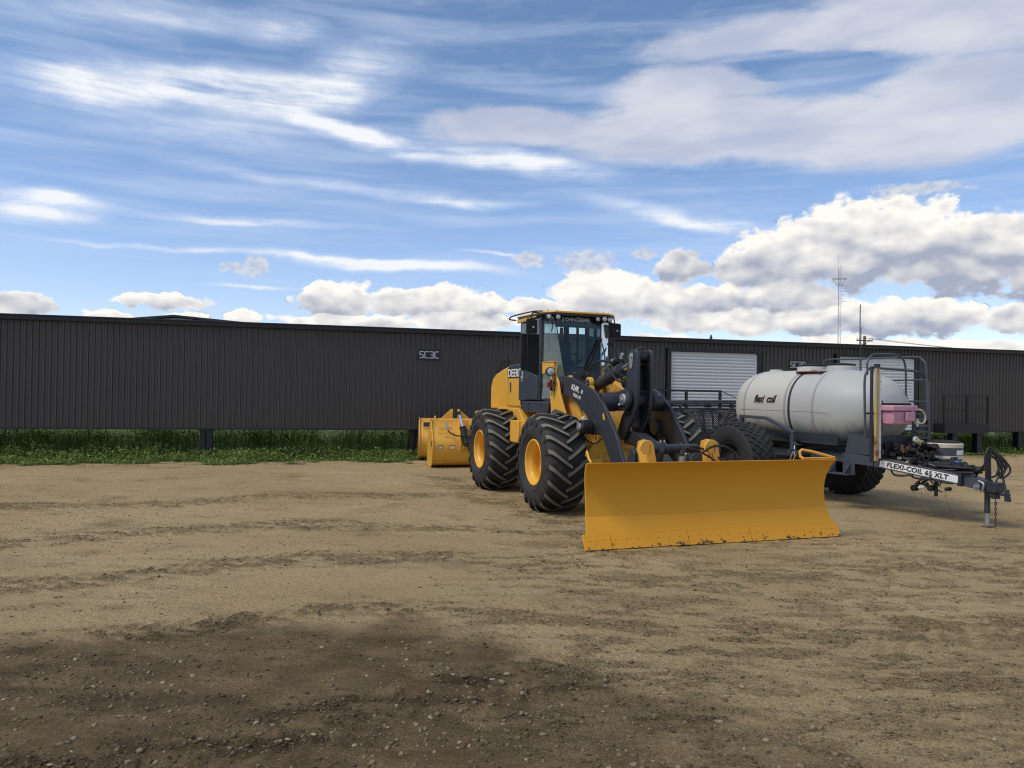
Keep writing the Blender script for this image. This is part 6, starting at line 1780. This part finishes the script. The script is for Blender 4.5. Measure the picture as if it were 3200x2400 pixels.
# ------------------------------------------------------------------ loader buckets standing behind the machine
def bucket(name, loc_, rz_, w_, h_, label, bar):
    t = empty(name, loc_, rz_, label, 'loader bucket')
    # local x across, y away from the viewer (mouth), z up
    prof = [(.60, .0), (.28, .02), (.14, .10), (.05, .24), (.0, .42), (.0, .60), (.06, .72), (.22, .92), (.34, h_ - .08), (.36, h_)]
    inn = [(y_ + .025, z_ + (.02 if z_ < .2 else 0)) for y_, z_ in prof[::-1]]
    mb = MB(); mb.prism([(0 + a_, c_) for a_, c_ in prof] + inn, -1, 1, 'x') if False else None
    mb = MB(); n = len(prof)
    v = [(0.03, y_, z_) for y_, z_ in prof] + [(w_ - .03, y_, z_) for y_, z_ in prof] + [(0.03, y_, z_) for y_, z_ in inn[::-1]] + [(w_ - .03, y_, z_) for y_, z_ in inn[::-1]]
    f = []
    for i in range(n - 1): f += [(i, i + 1, n + i + 1, n + i), (2 * n + i, 3 * n + i, 3 * n + i + 1, 2 * n + i + 1)]
    f += [(0, n, 3 * n, 2 * n), (n - 1, 3 * n - 1, 4 * n - 1, 2 * n - 1)]
    mb.add(v, f); sh = mb.build('bucket_shell', M['yellow'], t, bevel=.004)
    side = [(.66, -.02), (.26, -.02), (.12, .07), (.02, .22), (-.03, .42), (-.03, .62), (.03, .74), (.19, .94), (.31, h_ - .04), (.30, h_ + .03), (.44, h_ + .01), (.80, .75), (.98, .30), (.95, .02)]
    for xa in (0, w_ - .03):
        mb = MB(); mb.prism(side, xa, xa + .029, 'x'); mb.build('side_plate', M['yellow'], t, bevel=.005)
    mb = MB(); mb.box((.04, .555, -.03), (w_ - .04, .98, -.005)); mb.build('cutting_edge', M['rust'], t)
    return t


b1 = bucket('loader_bucket', (-2.02, 20.1, .03), R(14), 2.5, 1.20, 'nearer yellow bucket with a black cylinder and handwritten numbers on its back', False)
b2 = bucket('loader_bucket', (-2.60, 22.15, .03), R(9), 2.6, 1.17, 'farther yellow bucket with tall top lugs, partly hidden behind the nearer one', True)
mk = M['marker']
for s_, z_, x_, sz in (('563786', .95, .20, .125), ('021302-B', .835, .17, .12), ('5498', .74, .30, .10)):
    yb = np.interp(z_, [.72, .92, 1.12], [.06, .22, .34]) - .018
    text('handwritten_number', s_, sz, mk, b1, (x_, yb, z_), (1, 0, 0), (0, .62, .78), ext=.001, shear=.1, sx=.95, bold=-.004)
for x_, w_, m_ in ((.16, .11, 'decal'), (.44, .17, 'redlab')):
    mb = MB(); mb.box((x_, -.006, .46), (x_ + w_, -.002, .56)); lb2 = mb.build('sticker', M[m_], b1)
    mb = MB(); mb.box((x_ + .012, -.009, .47), (x_ + w_ - .012, -.0065, .54)); mb.build('sticker_text', M['label'], lb2)
mb = MB(); mb.box((-.006, .08, .52), (-.002, .20, .66)); mb.build('side_sticker', M['decal'], b1)
mb = MB(); mb.box((-.006, .08, .60), (-.002, .20, .74)); mb.build('side_sticker', M['decal'], b2)
mb = MB(); mb.prism([(.10, .02), (.22, .0), (.24, .40), (.12, .52), (.02, .45)], -.008, -.002, 'x'); mb.build('wear_plate', M['char'], b2)
# mounting lugs and cylinder on the near bucket
mb = MB()
for x_ in (.72, 1.02):
    mb.prism([(-.10, .58), (-.06, .40), (-.01, .40), (-.02, .62), (.10, .78), (.34, 1.10), (.30, 1.24), (.16, 1.22), (.02, .86)], x_ - .018, x_ + .018, 'x')
mb.build('cylinder_lug', M['yellow'], b1, bevel=.005)
mb = MB(); mb.prism([(.70, .55), (1.04, .55), (1.04, .50), (.98, .46), (.87, .50), (.76, .46), (.70, .50)], -.07, -.03, 'y'); mb.build('lug_web', M['yellow'], b1, bevel=.004)
mb = MB(); mb.cyl((.88, -.08, .60), (.80, .08, 1.02), .085, n=20); mb.cyl((.88, -.095, .52), (.878, -.085, .61), .060, n=16); mb.cyl((.80, .075, 1.0), (.795, .085, 1.03), .095, n=20); cy = mb.build('cylinder', M['black'], b1, bevel=.004)
mb = MB(); mb.cyl((.795, .085, 1.03), (.735, .22, 1.33), .038, n=14); mb.build('rod', M['chrome'], cy)
mb = MB(); mb.cyl((.72, .24, 1.33), (.72, .26, 1.42), .05, n=12); mb.cyl((.84, .03, 1.0), (.87, -.0, .93), .02, n=8, mi=1); mb.build('rod_clevis', [M['black'], M['galv']], cy)
mb = MB(); mb.tube(curve3([(.36, .10, 1.14), (.38, .06, 1.0), (.42, .0, .92), (.58, -.06, .82), (.90, -.10, .80), (1.25, -.08, .88), (1.7, -.04, 1.0), (2.2, 0, 1.05)], 8), .018, 8); mb.build('loose_hose', M['hose'], b1)
mb = MB(); mb.cyl((.36, .10, 1.16), (.40, .03, .95), .024, n=10); mb.build('hose_end', M['galv'], b1)
mb = MB(); mb.tube(curve3([(.88, .0, .98), (.98, -.06, .86), (1.0, -.08, .74), (1.2, -.08, .77), (1.35, -.06, .78)], 6), .014, 6); mb.build('loose_hose', M['hose'], b1)
mb = MB(); mb.prism([(1.20, .0), (1.22, .26), (1.30, .28), (1.75, .28), (1.80, .0)], .0, .05, 'y'); mb.box((1.50, -.04, .14), (1.72, .0, .19)); mb.box((1.52, -.04, .05), (1.70, .0, .09)); mb.box((1.70, -.05, -.02), (1.74, .05, .90)); mb.build('rear_bracket', M['yellow'], b1, bevel=.006)
mb = MB(); mb.box((.10, .09, .10), (.30, .12, .125)); mb.build('weld_pad', M['yellow'], b1)
# top bar and tall lugs on the far bucket
mb = MB()
for x_ in (.93, 1.13):
    mb.prism([(.0, .70), (.30, 1.10), (.24, 1.36), (.27, 1.44), (.35, 1.44), (.42, 1.34), (.46, 1.10), (.3, .70)], x_ - .032, x_ + .032, 'x')
mb.prism([(.62, 1.17), (.90, 1.42), (.908, 1.36), (.908, 1.10), (.62, 1.10)], .34, .37, 'y'); mb.prism([(1.45, 1.17), (1.16, 1.42), (1.152, 1.36), (1.152, 1.10), (1.45, 1.10)], .34, .37, 'y')
mb.build('coupling_lug', M['yellow'], b2, bevel=.006)
mb = MB(); mb.cyl((.48, .22, 1.13), (1.62, .22, 1.13), .042, n=18); mb.build('coupling_bar', M['yellow'], b2)
for x_ in (.45, 1.62):
    mb = MB(); mb.prism([(.10, 1.0), (.12, 1.17), (.22, 1.25), (.32, 1.19), (.34, 1.0)], x_ - .018, x_ + .018, 'x'); mb.build('bar_bracket', M['yellow'], b2, bevel=.005)
mb = MB(); mb.box((.12, .155, .93), (.42, .158, 1.06)); mb.build('worn_label', M['decal'], b2)
text('handwritten_number', 'x 5', .14, mk, b2, (.14, .10, .86), (1, 0, 0), (0, .6, .8), ext=.001)


# ------------------------------------------------------------------ folded harrow bar with hanging mesh, behind the loader
hw = empty('harrow_rack', (4.05, 22.0, 0), R(3), 'black folded harrow frame with hanging chain mesh behind the loader and tank', 'harrow')
for i, (z_, y_, r_, x0_, x1_) in enumerate(((1.80, 0, .035, 0, 3.3), (1.70, -.10, .030, .1, 3.4), (1.60, .05, .030, 0, 3.2), (1.55, -.12, .026, .3, 2.9), (1.76, -.2, .026, .2, 2.4))):
    mb = MB(); mb.tube([(x0_, y_, z_ - .02), ((x0_ + x1_) / 2, y_ + rng.uniform(-.05, .05), z_ + rng.uniform(-.02, .02)), (x1_, y_, z_ - rng.uniform(-.05, .04))], r_, 8); mb.build('bar', M['slate_d'], hw)
for x_ in np.arange(.1, 3.3, .34): mb = MB(); mb.cbox((x_, -.03, 1.72 + rng.uniform(-.05, .06)), (.07, .30, .09), rz=rng.uniform(-.4, .4), ry=rng.uniform(-.4, .4)); mb.build('clamp', M['black'], hw, bevel=.004)
for (a_, c_) in (((2.55, -.25, 1.72), (1.15, -.35, .78)), ((2.1, -.28, 1.7), (1.55, -.30, .72)), ((.6, -.2, 1.7), (1.0, -.3, .75)), ((1.5, -.25, 1.6), (1.62, -.3, .6)), ((1.25, -.25, 1.6), (1.35, -.3, .6)), ((2.95, -.2, 1.7), (2.9, -.2, .2)), ((.1, -.2, 1.7), (.05, -.2, .2))):
    mb = MB(); mb.tube([a_, c_], .028, 8); mb.build('strut', M['black'], hw)
mb = MB(); mb.box((.0, -.1, .20), (3.3, .1, .34)); mb.cyl((.6, -.3, .75), (1.7, -.3, .72), .06, n=10); mb.build('lower_beam', M['black'], hw)
for lx in (.15, 1.6, 3.05): mb = MB(); mb.box((lx, -.08, -.03), (lx + .12, .08, .20)); mb.build('stand', M['black'], hw)
for layer, (y_, x0_) in enumerate(((-.16, .1), (-.05, .0), (.08, .2))):
    mb = MB(); s_ = .060; nx = 50; nz = 17
    for i in range(nx):
        for j in range(nz):
            for d_ in (1, -1):
                x_ = x0_ + i * s_ ; z_ = 1.58 - j * s_; yy_ = y_ + .04 * math.sin(i * .35 + layer) + .02 * math.sin(j * .7)
                a_ = Vector((x_, yy_, z_ - (0 if d_ > 0 else s_))); c_ = Vector((x_ + s_, y_ + .04 * math.sin((i + 1) * .35 + layer), z_ - (s_ if d_ > 0 else 0)))
                if rng.uniform() < .04: continue
                dv = (c_ - a_).normalized(); nrm = dv.cross(Vector((0, 1, 0))) * .0065; yv = Vector((0, .009, 0))
                o = len(mb.v); mb.v += [tuple(a_ + nrm), tuple(a_ - nrm * .5 + yv), tuple(a_ - nrm * .5 - yv), tuple(c_ + nrm), tuple(c_ - nrm * .5 + yv), tuple(c_ - nrm * .5 - yv)]
                mb.f += [(o, o + 1, o + 4, o + 3), (o + 1, o + 2, o + 5, o + 4), (o + 2, o, o + 3, o + 5)]; mb.mi += [0, 0, 0]
    q = mb.build('chain_mesh', mat('steel_mesh_%d' % layer, (.022, .022, .024), .4, .3), hw, smooth=0); q['kind'] = 'stuff'
